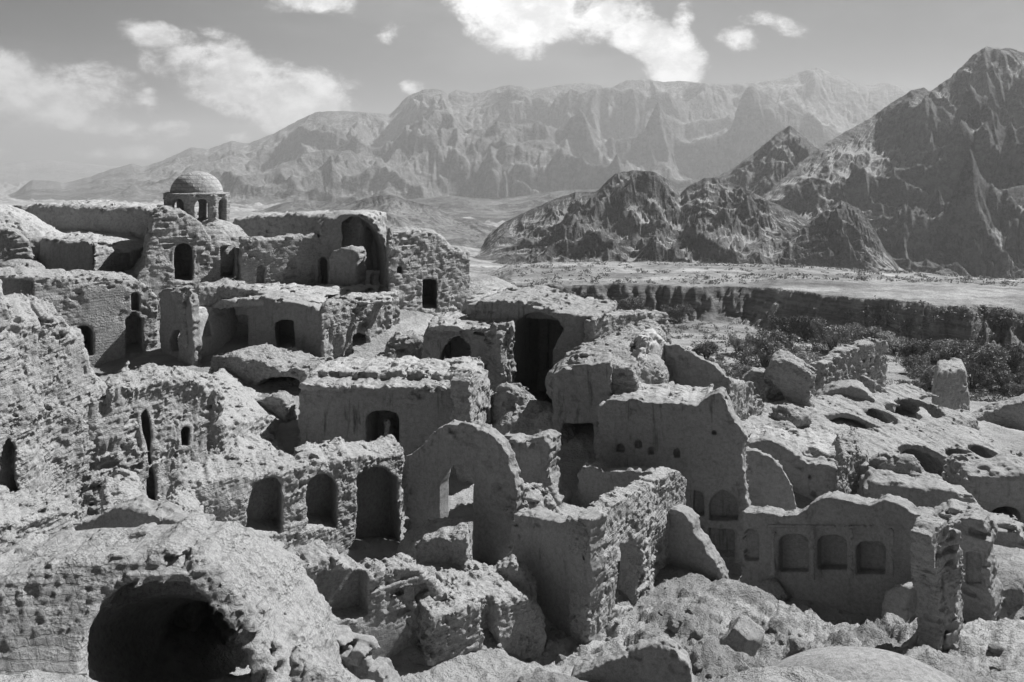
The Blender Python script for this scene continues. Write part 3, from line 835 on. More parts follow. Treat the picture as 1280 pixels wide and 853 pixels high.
ORD_BUSH = ['round shrub under the river bank, third from the left', 'small round shrub under the river bank, fourth from the left', 'wide shrub under the river bank, above the rough parapet wall',
 'last grey shrub of the row under the river bank, by the scrubby flat', 'leftmost shrub under the river bank, above the flat vault roof',
 'grey shrub left of the big dark shrub, just above the stepped wall', 'small shrub touching the left side of the widest dark shrub', 'widest dark shrub on the flat left of the tall brick wall',
 'shrub at the right foot of the widest dark shrub', 'low shrub behind the widest dark shrub', 'spreading shrub left of the dark tree behind the brick wall', 'dark tree directly behind the top of the tall brick wall',
 'leafy tree behind the highest corner of the tall brick wall', 'tree just right of the tall brick wall top', 'wide low shrub under the dark bank, right of the brick wall', 'dense tree against the dark bank, left of the edge thicket',
 'grey shrub left of the shaded block among the shrubs', 'loose shrub between the brick wall and the shaded block', 'wide dark tree above the shaded block', 'largest dark tree right of the shaded block',
 'tree at the right picture edge, level with the shaded block top', 'small shrub low at the right picture edge', 'shrub behind the right shoulder of the shaded block', 'bushy tree in front of the largest dark tree',
 'low shrub under the bank, behind the brick wall trees', 'tree in the bend of the dark bank, above the wide dark tree', 'tree under the bank at the right picture edge', 'small tuft-like shrub above the split vault chunk',
 'smallest shrub just right of the stepped wall end', 'small shrub at the foot of the tall brick wall, right side', 'half hidden tree past the right edge, upper', 'half hidden tree past the right edge, lower']
def build_scrub():
    rg = np.random.RandomState(5)
    pts = []
    for i in range(5200):
        px = rg.uniform(640, 1330); py = rg.uniform(388, 520)
        if px < 860 and py > 470: continue
        if vn2(np.float64(px*.02), np.float64(py*.06)) < rg.uniform(-.6, .5): continue
        Y = None; pts.append((px, py))
    pts = np.array(pts)
    Yg = np.linspace(58, 135, 160)
    tp = np.stack([rg.uniform(600, 1330, 1500), rg.uniform(0, 1, 1500)], 1); ty = 120+260*tp[:, 1]**1.6
    X_, Y_, Z_ = [], [], []
    xs = (pts[:, 0:1]-CX)/F*Yg[None]; zs = ground_z(xs, np.broadcast_to(Yg, xs.shape), False); pp = H0-zs*F/Yg[None]
    k = np.argmax((pp <= pts[:, 1:2]) & (Yg[None] > 64), axis=1)
    r = np.arange(len(pts)); x = xs[r, k]; y = Yg[k]; x = np.concatenate([x, (tp[:, 0]-CX)/F*ty]); y = np.concatenate([y, ty]); pts = np.concatenate([pts, tp]); z = ground_z(x, y, True)
    n = 26
    N = len(pts)*n
    c = np.repeat(np.stack([x, y, z], 1), n, 0); s = np.repeat(rg.uniform(.15, .7, len(pts))**1.3*np.where(y > 119, 1.6, 1), n)[:, None]
    c = c+rg.normal(size=(N, 3))*s*np.array([.5, .5, .18])+np.array([0, 0, .22])*s
    a = rg.normal(size=(N, 3)); a /= np.linalg.norm(a, axis=1)[:, None]; a[:, 2] = np.abs(a[:, 2])
    b = np.cross(a, rg.normal(size=(N, 3))); b /= np.linalg.norm(b, axis=1)[:, None]
    q = .22*s+.04
    V = np.stack([c-a*q, c+b*q*.35, c+a*q, c-b*q*.35], 1).reshape(-1, 3)
    me = raw_mesh('scrub', V, np.arange(N*4).reshape(-1, 4), False); me.materials.append(leaf_mat('dry_scrub', .12, .26))
    o = bpy.data.objects.new('scrub', me); COL.objects.link(o); tag(o, 'dry low scrub scattered over the river flat', kind='stuff')
def rock_mesh(seed, mat, lev=4):
    import bmesh
    bm = bmesh.new(); bmesh.ops.create_icosphere(bm, subdivisions=lev, radius=1)
    V = np.array([v.co for v in bm.verts]); s = seed*3.7
    # knock flat facets off the ball
    rg = np.random.RandomState(seed)
    for i in range(11):
        d = rg.normal(size=3); d /= np.linalg.norm(d); h = rg.uniform(.5, .85)
        t = V@d; V = V-np.outer(np.maximum(t-h, 0), d)*.93
    V = V*(1+.22*fbm3(V[:, 0]*1.2+s, V[:, 1]*1.2, V[:, 2]*1.2, 2)+.10*fbm3(V[:, 0]*4+s, V[:, 1]*4, V[:, 2]*4, 3))[:, None]
    for v, c in zip(bm.verts, V): v.co = c
    me = bpy.data.meshes.new('rock'); bm.to_mesh(me); bm.free()
    for p in me.polygons: p.use_smooth = True
    me.materials.append(mat); return me
def near_hit(px, py, y0=7, y1=34):
    Y = np.linspace(y1, y0, 400); x = (px-CX)/F*Y
    z = ground_z(x, Y); p = H0-z*F/Y
    k = len(Y)-1-np.argmax((p >= py)[::-1])
    k = np.argmax(p >= py) if (p >= py).any() else 0
    return float(x[k]), float(Y[k]), float(z[k])
BIG_ROCKS = [  # px, py, width px, height px, label
 (968,748,46,34,'large pale block lying on the slope before the niche wall'),
 (927,806,64,58,'biggest rounded boulder on the slope, left of the pale dome'),
 (1000,812,30,26,'boulder tucked between the round boulder and the pale dome'),
 (1062,789,16,12,'squarish stone on the edge of the pit below the niches'),
 (1092,785,14,9,'flat stone right of the squarish one at the pit edge'),
 (862,727,16,14,'dark rounded stone high on the rubble slope'),
 (790,731,18,9,'flat broken slab in the doorway of the rough sunlit wall'),
 (806,738,14,8,'small slab leaning outside the dark doorway'),
 (1262,745,40,34,'round boulder on bright ground at the right edge'),
 (1248,815,26,14,'low stone on bright ground near the lower right corner'),
 (843,782,18,12,'angular stone in the middle of the rubble slope'),
 (1010,765,26,12,'low stone just below the large pale block'),
 (700,822,18,10,'stone at the foot of the tall shaded wall corner'),
 (1240,715,20,12,'stone above the round boulder at the right edge')]
def build_rocks():
    ms = [rock_mesh(20+i, M['rock']) for i in range(6)]
    def put(x, y, z, a, b, c, rz, i, label, group=None):
        o = bpy.data.objects.new('rock', ms[i % 6]); COL.objects.link(o)
        o.location = (x, y, z); o.scale = (a, b, c); o.rotation_euler = (0.2*math.sin(i), 0.2*math.cos(i*2), rz)
        tag(o, label, 'rock', group)
    for i, (px, py, w, h, lab) in enumerate(BIG_ROCKS):
        x, y, z = near_hit(px, py); put(x, y, z+h/F*y*.15, w/F*y*.5, w/F*y*.42, h/F*y*.55, i*1.3, i, lab)
    rg = np.random.RandomState(9); n = 0
    zones = [((745, 1150), (705, 850), 'small loose stone lying on the rubble slope', 'loose stones on the rubble slope', 120),
             ((1215, 1290), (690, 850), 'small loose stone on the bright ground at the right edge', 'loose stones at the right edge', 26),
             ((300, 660), (690, 770), 'small clod of earth fallen beside the near wall', 'clods beside the near wall', 40),
             ((900, 1150), (760, 800), 'small stone at the brink of the pit under the niches', 'stones along the pit edge', 40),
             ((640, 720), (620, 690), 'small loose stone in the dark sunk court', 'loose stones in the sunk court', 16),
             ((650, 760), (790, 850), 'small loose stone below the tall shaded wall', 'loose stones below the shaded wall', 16)]
    for (a, b), (c, d), lab, g, cnt in zones:
        for k in range(cnt):
            px = rg.uniform(a, b); py = rg.uniform(c, d)
            if g.endswith('slope') and py < 705+(abs(px-830) > 90)*max(0, (abs(px-830)-90))*.25: continue
            x, y, z = near_hit(px, py); s = rg.uniform(.035, .10)*(2.2 if rg.rand() < .12 else 1)
            put(x, y, z+s*.2, s*rg.uniform(1, 1.5), s, s*rg.uniform(.6, .9), rg.uniform(0, 6), n, lab, g); n += 1
def build_track():
    pts = [(735,337.5),(770,337.5),(800,339),(822,341.5),(850,345.5),(880,348.3),(930,349.8),(1000,350),(1100,350),(1290,351)]
    V = []; Y0 = []
    px = np.linspace(735, 1290, 220); py = np.interp(px, *zip(*pts))
    Yg = np.linspace(180, 900, 1500)
    for a, b in zip(px, py):
        z = far_z(np.full(1500, a), Yg); p = H0-z*F/Yg
        k = int(np.argmin(np.abs(p-b)))
        Y0.append(Yg[k])
    Y0 = np.array(Y0); ker = np.ones(15)/15
    Y0 = np.convolve(np.pad(Y0, 7, mode='edge'), ker, 'valid')
    for a, Y in zip(px, Y0):
        for d in (-4.0, 4.0):
            y = Y+d; x = (a-CX)/F*y
            V.append((x, y, float(ground_z(np.array(x), np.array(y)))+.12))
    n = len(px); i = np.arange(n-1)*2
    me = raw_mesh('track', np.array(V), np.stack([i, i+2, i+3, i+1], 1)); m, nt, b = new_mat('pale_track')
    b.inputs['Base Color'].default_value = (.62, .62, .62, 1); me.materials.append(m)
    o = bpy.data.objects.new('track', me); COL.objects.link(o); tag(o, 'pale dirt track crossing the far terrace', kind='structure')
def exec_layout():
    S = Slab
    RO, BR, PL, ST, RF, PA = M['rough'], M['brick'], M['plaster'], M['stained'], M['roof'], M['pale']
    SM = (0.05, 0.03, 0.012, 0.015, 0.012)       # quiet plaster
    MD = (0.12, 0.08, 0.03, 0.04, 0.03)
    HV = (0.20, 0.11, 0.05, 0.10, 0.02)          # heavily crumbled
    def rnd(): exec_layout.s += 1; return exec_layout.s
    exec_layout.s = 0
    def P(n, prims, mat, t, base=0.35, noise=MD, **k): return Part(n, prims, mat, t, base=base, noise=noise, seed=rnd(), **k)

    # ============ far left upper terrace ============
    t = thing('domed_kiosk', 'small open kiosk under a bricked dome, standing above all roofs', 'kiosk')
    c = PT(246, 262, 46)
    Rk = 1.88
    z0 = WZ(282, 46); zt = WZ(242, 46)
    octa = []
    pr = []
    for k in range(8):
        a0 = R(45*k+8); a1 = R(45*(k+1)+8)
        ax, ay = c[0]+Rk*math.cos(a0), 46+Rk*math.sin(a0); bx, by = c[0]+Rk*math.cos(a1), 46+Rk*math.sin(a1)
        pr.append((ax, ay, bx, by))
    walls = []
    for q, (ax, ay, bx, by) in enumerate(pr):
        A = (CX+F*ax/ay, ay); B = (CX+F*bx/by, by)
        s = S(A, B, poly=[(A[0], 250), (B[0], 250), (B[0], 260)], n=(0, 0.34), r=0.05, k=0.03, jag=.01)
        L = s.f.L
        s.P = [(0, z0-0.6), (0, zt), (L, zt), (L, z0-0.6)]
        w = L*0.25
        hp = [(L/2-w, z0-0.1 if q % 2 else z0+0.3)]+[(L/2-w*math.cos(math.pi*j/8), zt-0.62+0.36*math.sin(math.pi*j/8)) for j in range(9)]+[(L/2+w, z0-0.1 if q % 2 else z0+0.3)]
        s.holes = [(hp, 9, 0.0)]
        walls.append(s)
    # each face is turned so that its depth goes inward
    for s in walls:
        m = s.f.O+s.f.D*s.f.L/2
        inward = (np.array([c[0], 46])-m).dot(s.f.N) > 0
        if not inward: s.n = (-0.34, 0.0)
    P('drum', walls, BR, t, brick=.3, base=0.3, noise=(0.03, 0.03, 0.02, 0.01, 0.02), vs=0.06)
    P('cornice', [S((CX+F*(c[0]-1.8)/44.2, 44.2), (CX+F*(c[0]+1.8)/44.2, 44.2), poly=[(0, 240)]*3, n=(0.0, 3.6))], BR, t, base=0.5, noise=(0.03, 0.04, 0.02, 0, 0.0), vs=0.07)
    cp = JOBS[-1].prims[0]
    # the cornice ring as a flat round plate
    JOBS[-1].prims = [Ell((c[0], 46, zt-0.02), (1.84, 1.84, 0.16), edge=0.5), ]
    P('dome', [Ell((c[0], 46, zt+0.0), (1.44, 1.44, 1.30), edge=-0.5), Cut(zt-0.05, False)], M['tile'], t, brick=0, base=0.2, noise=(0.02, 0.03, 0.01, 0, 0.0), vs=0.06)
    t = thing('mound', 'bricky earth mound under the small domed kiosk', 'mound')
    P('mound', [Ell(PT(258, 315, 45.6), (2.6, 2.4, 1.9))], BR, t, base=0.7)

    t = thing('vaulted_house', 'long barrel-vaulted house at far left with a round hole in its roof', 'house')
    P('roof', [S((-20, 50), (205, 46), poly=[(-20, 262), (20, 256), (60, 253), (110, 256), (150, 257), (205, 262), (205, 400), (-20, 400)], n=(0, 4.5), r=1.1, holes=[])], RF, t, base=0.7, noise=(0.14, 0.09, 0.04, 0.02, 0.01))
    P('lower_roof', [S((-20, 43.5), (160, 43.5), poly=[(-20, 300), (60, 297), (130, 300), (165, 312), (165, 420), (-20, 420)], n=(0, 5.5), r=0.5, shear=0.03), Ell(PT(-30, 320, 44.5), (4.6, 3.0, 3.0), k=.6), Ell(PT(52, 283, 46.5), (0.62, 0.8, 0.5), op='-', k=.05)], RF, t, base=0.7, noise=(0.14, 0.09, 0.04, 0.02, 0.01))
    t = thing('crumbled_house', 'rounded crumbled house corner at the left edge above the walled court', 'house')
    P('wall', [S((-30, 40), (42, 41.5), poly=[(-30, 285), (0, 282), (18, 285), (36, 300), (44, 325), (46, 400), (-30, 400)], n=(0, 1.6), r=.4), Ell(PT(22, 345, 39.4), (1.3, 1.2, 0.8))], RO, t, base=0.9)
    t = thing('box_house', 'boxy flat-roofed house with one smooth shaded wall and broken right side', 'house')
    P('wall', [S((48, 42.5), (119, 40), poly=[(50, 300), (56, 298), (117, 302), (119, 360), (46, 360)], n=(0, 1.2), r=.05)], PL, t, base=0.1, noise=SM)
    P('side_wall', [S((117, 39.95), (182, 45), poly=[(117, 305), (135, 311), (178, 318), (182, 380), (117, 380)], n=(0, 1.0), r=.1, holes=[(arch(167, 179, 316, 350), 0.8)])], BR, t, base=0.9)
    P('roof', [S((52, 42.7), (117, 40.3), poly=[(54, 299), (115, 303), (115, 310), (54, 309)], n=(0.3, 4.5), r=.08)], RF, t, base=.6)

    # ============ the tall lit wall on the left ============
    t = thing('high_wall_house', 'tall sunlit brick house wall with an arched window and a tall narrow niche', 'house')
    P('wall', [S((-30, 32.2), (198, 38), poly=[(-30, 342), (0, 343), (40, 344), (80, 345), (120, 345), (157, 347), (176, 350), (190, 362), (198, 372), (198, 520), (-30, 520)], n=(0, 3.2), r=.06,
        holes=[(arch(92, 117, 408, 445), 2.4), ([(157, 470), (157, 400), (162, 396), (165, 391), (170, 391), (173, 396), (178, 400), (178, 470)], 1.2), (arch(164, 175, 366, 389), .8), ([(-20, 395), (-20, 348), (30, 350), (40, 352), (42, 370), (44, 396)], 0.7)])], BR, t, base=0.5, noise=(0.06, 0.05, 0.025, 0.02, 0.03))
    P('return_wall', [S((197, 37.6), (248, 36.2), poly=[(197, 366), (205, 360), (225, 358), (236, 365), (240, 400), (243, 470), (250, 500), (197, 500)], n=(0, 0.55), r=.08, holes=[([(213, 440), (211, 425), (216, 414), (224, 412), (230, 416), (229, 430), (222, 440)], 9)]),], PL, t, base=0.15, noise=SM)
    t = thing('broken_pier', 'ragged brick pier beside the shaded return wall', 'pier')
    P('pier', [S((228, 36.1), (262, 38), poly=[(226, 368), (232, 360), (240, 366), (247, 400), (252, 425), (258, 445), (262, 500), (236, 500), (234, 430), (232, 395)], n=(0, 0.7), r=.1)], RO, t, base=1, noise=HV)

    # ============ arched gable facades ============
    t = thing('gabled_house', 'sunlit round-gabled house with two arched windows under the kiosk', 'house')
    P('wall', [S((157, 39), (330, 45), poly=[(157, 350), (170, 345), (180, 330), (184, 300), (189, 274), (197, 262), (210, 259), (225, 262), (238, 268), (250, 278), (260, 292), (267, 306), (272, 300), (285, 302), (300, 312), (312, 330), (325, 350), (332, 365), (332, 400), (157, 420)], n=(0, 4.0), r=.14,
        holes=[(arch(218, 241, 304, 352), 2.2), ([(276, 348), (275, 309), (293, 308), (295, 320), (293, 348)], 1.8)])], BR, t, base=0.8, noise=MD)
    P('ledge', [S((215, 39.6), (244, 40.5), poly=[(215, 352), (243, 351), (244, 357), (215, 358)], n=(0, .5))], BR, t, base=.6)
    t = thing('long_wall', 'long sunlit brick wall between the gabled house and the tall arched hall', 'wall')
    P('wall', [S((300, 42.9), (402, 45.6), poly=[(299, 305), (300, 298), (310, 297), (340, 296), (370, 293), (395, 291), (402, 300), (404, 372), (402, 400), (300, 420)], n=(0, 1.3), r=.1,
        holes=[([(320, 362), (322, 335), (326, 331), (331, 336), (331, 362)], .5)])], BR, t, base=0.8, noise=MD)

    # ============ tall arched hall ============
    t = thing('arched_hall', 'tall hall with a huge open arch and a long vault behind it', 'hall')
    P('vault', [S((285, 50), (455, 47.6), poly=[(285, 272), (320, 268), (380, 266), (430, 266), (452, 268), (455, 380), (285, 380)], n=(0, 4), r=1.0)], RF, t, base=.7, noise=(0.10, 0.08, 0.04, 0.02, 0.01))
    P('wall', [S((393, 45.4), (489, 46.8), poly=[(393, 380), (394, 300), (400, 283), (412, 271), (430, 266), (448, 266), (463, 272), (476, 286), (485, 305), (488, 330), (489, 420), (393, 420)], n=(0, 3.6), r=.07,
        holes=[([(428, 400), (428, 278), (438, 271), (450, 272), (462, 280), (472, 294), (479, 312), (481, 335), (482, 400)], 2.6), ([(399, 367), (398, 325), (404, 321), (410, 326), (410, 367)], 1.2)])], PL, t, base=0.35, noise=(0.07, 0.05, 0.03, 0.02, 0.02))
    P('door_surround', [S((446, 47.7), (482, 48.3), poly=[(446, 337), (476, 338), (477, 400), (446, 400)], n=(0, .35), r=.02, holes=[([(463, 371), (463, 343), (472, 343), (473, 371)], .3)])], PA, t, base=.1, noise=SM)
    t = thing('curved_pier', 'rounded pier wall standing before the huge arch', 'pier')
    P('wall', [S((399, 44.4), (448, 43.9), poly=[(408, 372), (408, 330), (412, 316), (420, 311), (440, 309), (448, 314), (449, 380), (408, 380)], n=(0, 1.3), r=.45)], PL, t, base=0.25, noise=SM)

    t = thing('brick_tower', 'square brick tower with one dark window, right of the tall arched hall', 'tower')
    P('wall', [S((484, 41.5), (588, 46.6), poly=[(484, 305), (488, 290), (510, 289), (544, 290), (556, 297), (563, 308), (570, 316), (577, 314), (588, 315), (588, 450), (484, 450)], n=(0, 3), r=.06,
        holes=[([(528, 387), (528, 350), (546, 349), (547, 387)], 2.2), (arch(496, 502, 333, 342), .6)])], BR, t, base=0.85, noise=(0.08, 0.07, 0.035, 0.03, 0.05))

    # ============ middle level houses ============
    t = thing('courtyard_house', 'flat-roofed house with a shaded court wall and two black doors', 'house')
    P('roof', [S((262, 39), (492, 39.5), poly=[(262, 372), (300, 368), (345, 369), (410, 372), (492, 370), (492, 378), (262, 380)], n=(-1.2, 4.5), r=.1, shear=0.0)], RF, t, base=.7)
    P('court_wall', [S((292, 38.6), (408, 36.4), poly=[(292, 372), (330, 370), (380, 380), (405, 388), (410, 480), (292, 480)], n=(0, 2.2), r=.06,
        holes=[([(290, 437), (291, 396), (310, 394), (310, 440)], 1.6), ([(346, 436), (344, 404), (352, 401), (367, 402), (369, 436)], 1.6)])], PL, t, base=0.1, noise=SM)
    P('side_wall', [S((404, 36.2), (500, 41), poly=[(402, 392), (408, 380), (425, 377), (450, 374), (472, 370), (490, 371), (500, 374), (500, 500), (402, 500)], n=(0, 1.4), r=.1,
        holes=[([(442, 459), (441, 422), (447, 417), (457, 420), (458, 459)], 1.2)])], RO, t, base=1.0, noise=(0.14, 0.10, 0.04, 0.22, 0.03))
    P('niche_panel', [S((243, 36.6), (296, 39.6), poly=[(244, 385), (262, 382), (294, 382), (298, 400), (292, 440), (270, 450), (244, 447)], n=(0, .5), r=.05, holes=[([(255, 421), (256, 410), (260, 400), (263, 404), (266, 414), (267, 421)], .35)])], PA, t, base=.15, noise=SM)
    P('eaves', [S((240, 37.2), (345, 39), poly=[(236, 375), (250, 358), (280, 354), (320, 360), (338, 366), (338, 376), (300, 380), (262, 384), (244, 386)], n=(0, 1.6), r=.2)], RO, t, base=1, noise=HV)
    t = thing('rubble_heap', 'heap of fallen earth in front of the two black doors', 'rubble heap')
    P('rubble', [Ell(PT(350, 462, 35.6), (1.9, 1.0, .95)), Ell(PT(300, 468, 34.9), (1.4, .8, .8))], RO, t, base=.7, noise=HV)
    t = thing('collapsed_vault', 'broken vault with a low black arch below the rubble heap', 'vault')
    P('vault', [S((255, 34.2), (380, 32.6), poly=[(252, 470), (262, 448), (280, 440), (300, 446), (325, 452), (352, 462), (380, 458), (384, 470), (384, 540), (252, 540)], n=(0, 2.2), r=.25,
        holes=[(arch(318, 378, 470, 530, 488), 2.0), (arch(266, 300, 474, 520, 490), .5)])], RO, t, base=.8, noise=HV)
    t = thing('rubble_chunk', 'pale crumbling chunk between the fluted wall and the arch-front house', 'rubble')
    P('rubble', [S((480, 36.5), (548, 38), poly=[(478, 500), (484, 440), (496, 424), (520, 420), (536, 432), (546, 455), (548, 500)], n=(0, 2), r=.5)], RO, t, base=1, noise=HV)

    # arch-front house right behind the main house
    t = thing('arch_front_house', 'low flat-roofed house with a dark arch and a broken brick corner', 'house')
    P('wall', [S((526, 33.6), (640, 31.6), poly=[(526, 420), (536, 410), (560, 407), (636, 412), (641, 408), (644, 414), (636, 440), (640, 470), (642, 510), (526, 520)], n=(0, 2.2), r=.08,
        holes=[([(548, 480), (552, 440), (562, 425), (575, 421), (588, 432), (592, 480)], 1.8), ([(605, 474), (604, 460), (610, 455), (617, 460), (620, 480)], .4), ([(589, 418), (595, 416), (615, 417), (612, 421)], .3)])], ST, t, base=0.3, noise=MD)
    P('roof', [S((535, 33.4), (641, 31.6), poly=[(535, 409), (560, 406), (638, 411), (638, 415), (535, 414)], n=(-.12, 3), r=.06)], RF, t, base=.6)
    t = thing('brick_pillar', 'ragged sunlit pillar of broken brick beside the great black vault', 'pillar')
    P('pillar', [S((622, 31.2), (648, 32.4), poly=[(625, 420), (636, 405), (644, 408), (642, 420), (640, 440), (646, 460), (640, 480), (648, 500), (656, 520), (655, 560), (618, 560), (622, 500), (626, 470), (624, 440)], n=(0, .8), r=.15)], RO, t, base=1, noise=HV)

    # ============ great black vault ============
    t = thing('great_vault', 'house with a great black vault opening under a lit flat roof', 'house')
    P('wall', [S((583, 34.5), (752, 32.6), poly=[(583, 382), (600, 374), (640, 375), (668, 380), (690, 386), (706, 392), (748, 396), (750, 560), (583, 560)], n=(0, 4.5), r=.1,
        holes=[([(636, 530), (640, 470), (640, 430), (640, 415), (646, 402), (658, 394), (672, 391), (686, 394), (698, 402), (705, 412), (697, 424), (690, 440), (691, 530)], 4.0)])], ST, t, base=0.35, noise=MD)
    P('roof', [S((583, 36.8), (750, 34.2), poly=[(583, 378), (600, 373), (640, 374), (690, 384), (750, 392), (750, 400), (583, 392)], n=(-.5, 4.0), r=.2)], RF, t, base=.6)
    t = thing('parapet_wall', 'rough sunlit brick parapet at the right end of the great vault roof', 'wall')
    P('wall', [S((742, 32.0), (839, 36.4), poly=[(742, 400), (760, 394), (800, 391), (835, 388), (839, 392), (839, 470), (742, 470)], n=(0, .7), r=.08)], BR, t, base=1, noise=MD)

    # ============ central ruined dome block ============
    t = thing('ruined_dome_house', 'central house topped by a crumbling earth dome, cracked on its right side', 'house')
    P('dome', [Ell(PT(765, 475, 30.5), (2.1, 2.2, 1.55)), Ell(PT(728, 480, 29.5), (1.4, 1.5, .9)), S((715, 28.6), (832, 32.5), poly=[(712, 470), (740, 445), (780, 428), (800, 418), (826, 414), (836, 425), (838, 520), (712, 520)], n=(0, 2), r=.5)], RO, t, base=.8, noise=(0.2, .10, .04, .03, .02))
    P('tower_wall', [S((690, 28), (765, 27), poly=[(690, 468), (700, 459), (730, 456), (765, 452), (766, 560), (768, 640), (686, 640)], n=(0, 1.8), r=.12,
        holes=[([(703, 620), (704, 531), (742, 530), (742, 620)], 1.7)])], ST, t, base=.3, noise=SM)
    P('tower_top', [S((700, 27.8), (800, 27.2), poly=[(698, 464), (720, 452), (750, 450), (790, 458), (800, 480), (796, 500), (760, 494), (735, 472), (700, 470)], n=(-.1, 1.8), r=.3)], RO, t, base=1, noise=HV)
    P('cracked_wall', [S((796, 28.4), (836, 31.5), poly=[(795, 500), (797, 450), (806, 425), (822, 416), (834, 430), (836, 500)], n=(0, 1.0), r=.1)], PA, t, base=.5, noise=MD)
    t = thing('stepped_wall', 'shaded plaster wall with a slanting broken top right of the earth dome', 'wall')
    P('wall', [S((826, 31), (913, 29), poly=[(828, 430), (838, 428), (860, 440), (880, 450), (900, 462), (905, 470), (912, 470), (913, 500), (913, 540), (826, 540)], n=(0, .35), r=.06,
        holes=[([(824, 492), (826, 480), (842, 476), (844, 492)], .6)])], PL, t, base=0.25, noise=SM)
    t = thing('flat_roof_house', 'shaded smooth house with putlog holes below a flat lit roof', 'house')
    P('wall', [S((744, 26), (938, 24.2), poly=[(744, 506), (757, 500), (870, 503), (884, 497), (897, 489), (905, 492), (914, 510), (924, 530), (935, 549), (930, 565), (931, 600), (936, 625), (943, 650), (948, 700), (930, 800), (744, 700)], n=(0, .75), r=.05,
        holes=[(arch(770, 780, 556, 566), .25), (arch(793, 802, 551, 561), .2), (arch(810, 817, 560, 569), .2), (arch(842, 849, 562, 573), .25), (arch(890, 895, 539, 544), .2),
               (arch(886, 922, 613, 652, 632, .4), .45), ([(884, 702), (885, 660), (918, 664), (918, 703)], .4), ([(866, 648), (866, 612), (878, 618), (880, 645)], .4), ([(869, 702), (868, 655), (879, 660), (879, 702)], .35)], hjag=.01)], ST, t, brick=.5, base=0.1, noise=(0.06, .05, .02, .01, .01))
    P('roof', [S((757, 26.1), (884, 25), poly=[(757, 501), (884, 503), (884, 560), (757, 560)], n=(.3, 2.6), r=.1), S((768, 27.9), (880, 27), poly=[(765, 488), (790, 486), (830, 489), (880, 491), (880, 540), (765, 540)], n=(0, .5), r=.15)], RF, t, base=.6)

    # ============ main house in the middle ============
    t = thing('main_house', 'large shaded adobe house with one arched doorway and a rough vaulted roof', 'house')
    P('wall', [S((370, 27.6), (599, 27), poly=[(374, 481), (390, 479), (480, 481), (590, 483), (598, 486), (600, 500), (600, 640), (368, 640)], n=(0, 3.0), r=.05,
        holes=[(arch(457, 498, 514, 620, 524), 1.6)])], ST, t, base=0.12, noise=(0.04, .03, .01, .02, .01))
    P('roof', [S((376, 28.4), (596, 27.8), poly=[(378, 478), (382, 470), (400, 466), (480, 465), (560, 467), (588, 468), (596, 478), (597, 490), (378, 490)], n=(0.2, 2.6), r=.35),
               S((372, 27.55), (594, 26.95), poly=[(374, 481), (480, 480), (592, 482), (592, 492), (374, 491)], n=(-.08, 1.2), r=.05)], RF, t, base=.9, noise=(0.10, .10, .05, .03, .02))
    P('end_wall', [S((596, 26.9), (620, 30.4), poly=[(586, 478), (590, 462), (596, 462), (603, 474), (609, 484), (619, 488), (620, 640), (594, 640)], n=(0, .6), r=.08,
        holes=[(arch(601, 613, 509, 560), .8)])], RO, t, base=.9, noise=MD)
    P('door_jamb', [S((486, 27.3), (497, 29.6), poly=[(487, 524), (494, 522), (497, 530), (497, 640), (487, 640)], n=(0, .2), r=.04)], RO, t, base=.8)
    t = thing('low_platform', 'low brick platform with a flat pale top left of the main house', 'platform')
    P('platform', [S((281, 24.2), (356, 29.6), poly=[(281, 532), (300, 526), (330, 520), (354, 522), (357, 530), (357, 640), (281, 640)], n=(0, 4), r=.08)], BR, t, base=.8)
    t = thing('ledge_wall', 'small rounded parapet edging the pale platform', 'parapet')
    P('wall', [S((290, 30.2), (362, 29.6), poly=[(300, 512), (310, 498), (330, 494), (352, 496), (361, 510), (361, 540), (300, 540)], n=(0, .7), r=.25)], RO, t, base=.9)
    t = thing('low_mound', 'crumbling earth step under the platform brickwork', 'mound')
    P('mound', [S((278, 22.8), (362, 26), poly=[(276, 580), (300, 566), (340, 570), (365, 582), (368, 640), (276, 640)], n=(0, 1.6), r=.4)], RO, t, base=1, noise=HV)

    # ============ big crumbled masses left ============
    t = thing('crumbled_mass', 'huge crumbling earth wall filling the left edge', 'ruin')
    P('mass', [S((-60, 14.6), (140, 20), poly=[(-60, 330), (0, 358), (14, 378), (22, 396), (50, 400), (78, 398), (90, 420), (104, 437), (122, 462), (136, 490), (140, 520), (140, 800), (-60, 820)], n=(0, 2.2), r=.3, shear=0.0, jag=.2,
        holes=[([(-10, 615), (-4, 575), (10, 545), (20, 560), (24, 600), (30, 625)], .3)])], RO, t, base=1.0, noise=(0.26, 0.10, 0.055, 0.10, 0.02))
    t = thing('eroded_wall', 'deeply gullied flat-topped wall with a black cleft and small holes', 'ruin')
    P('mass', [S((108, 18.9), (284, 22.6), poly=[(96, 520), (122, 500), (136, 494), (150, 482), (180, 478), (215, 474), (236, 474), (252, 480), (270, 488), (278, 505), (283, 530), (286, 570), (284, 700), (96, 780)], n=(0, 1.6), r=.2, jag=.13,
        holes=[([(183, 640), (182, 600), (184, 560), (178, 520), (182, 515), (188, 545), (190, 580), (197, 620), (198, 645)], .6), (arch(228, 236, 538, 559), .6)])], RO, t, base=1.0, noise=(0.20, 0.10, 0.05, 0.20, 0.02))
    t = thing('buttress', 'lumpy earth buttress at the foot of the gullied wall', 'ruin')
    P('mass', [S((130, 16.6), (200, 18.2), poly=[(130, 640), (150, 622), (175, 618), (190, 640), (198, 690), (130, 700)], n=(0, 1.4), r=.5)], RO, t, base=1, noise=HV)

    # ============ arcade wall with niches, and the arch ============
    t = thing('niche_wall', 'sunlit wall with three tall shaded niches, meeting the free-standing arch', 'wall')
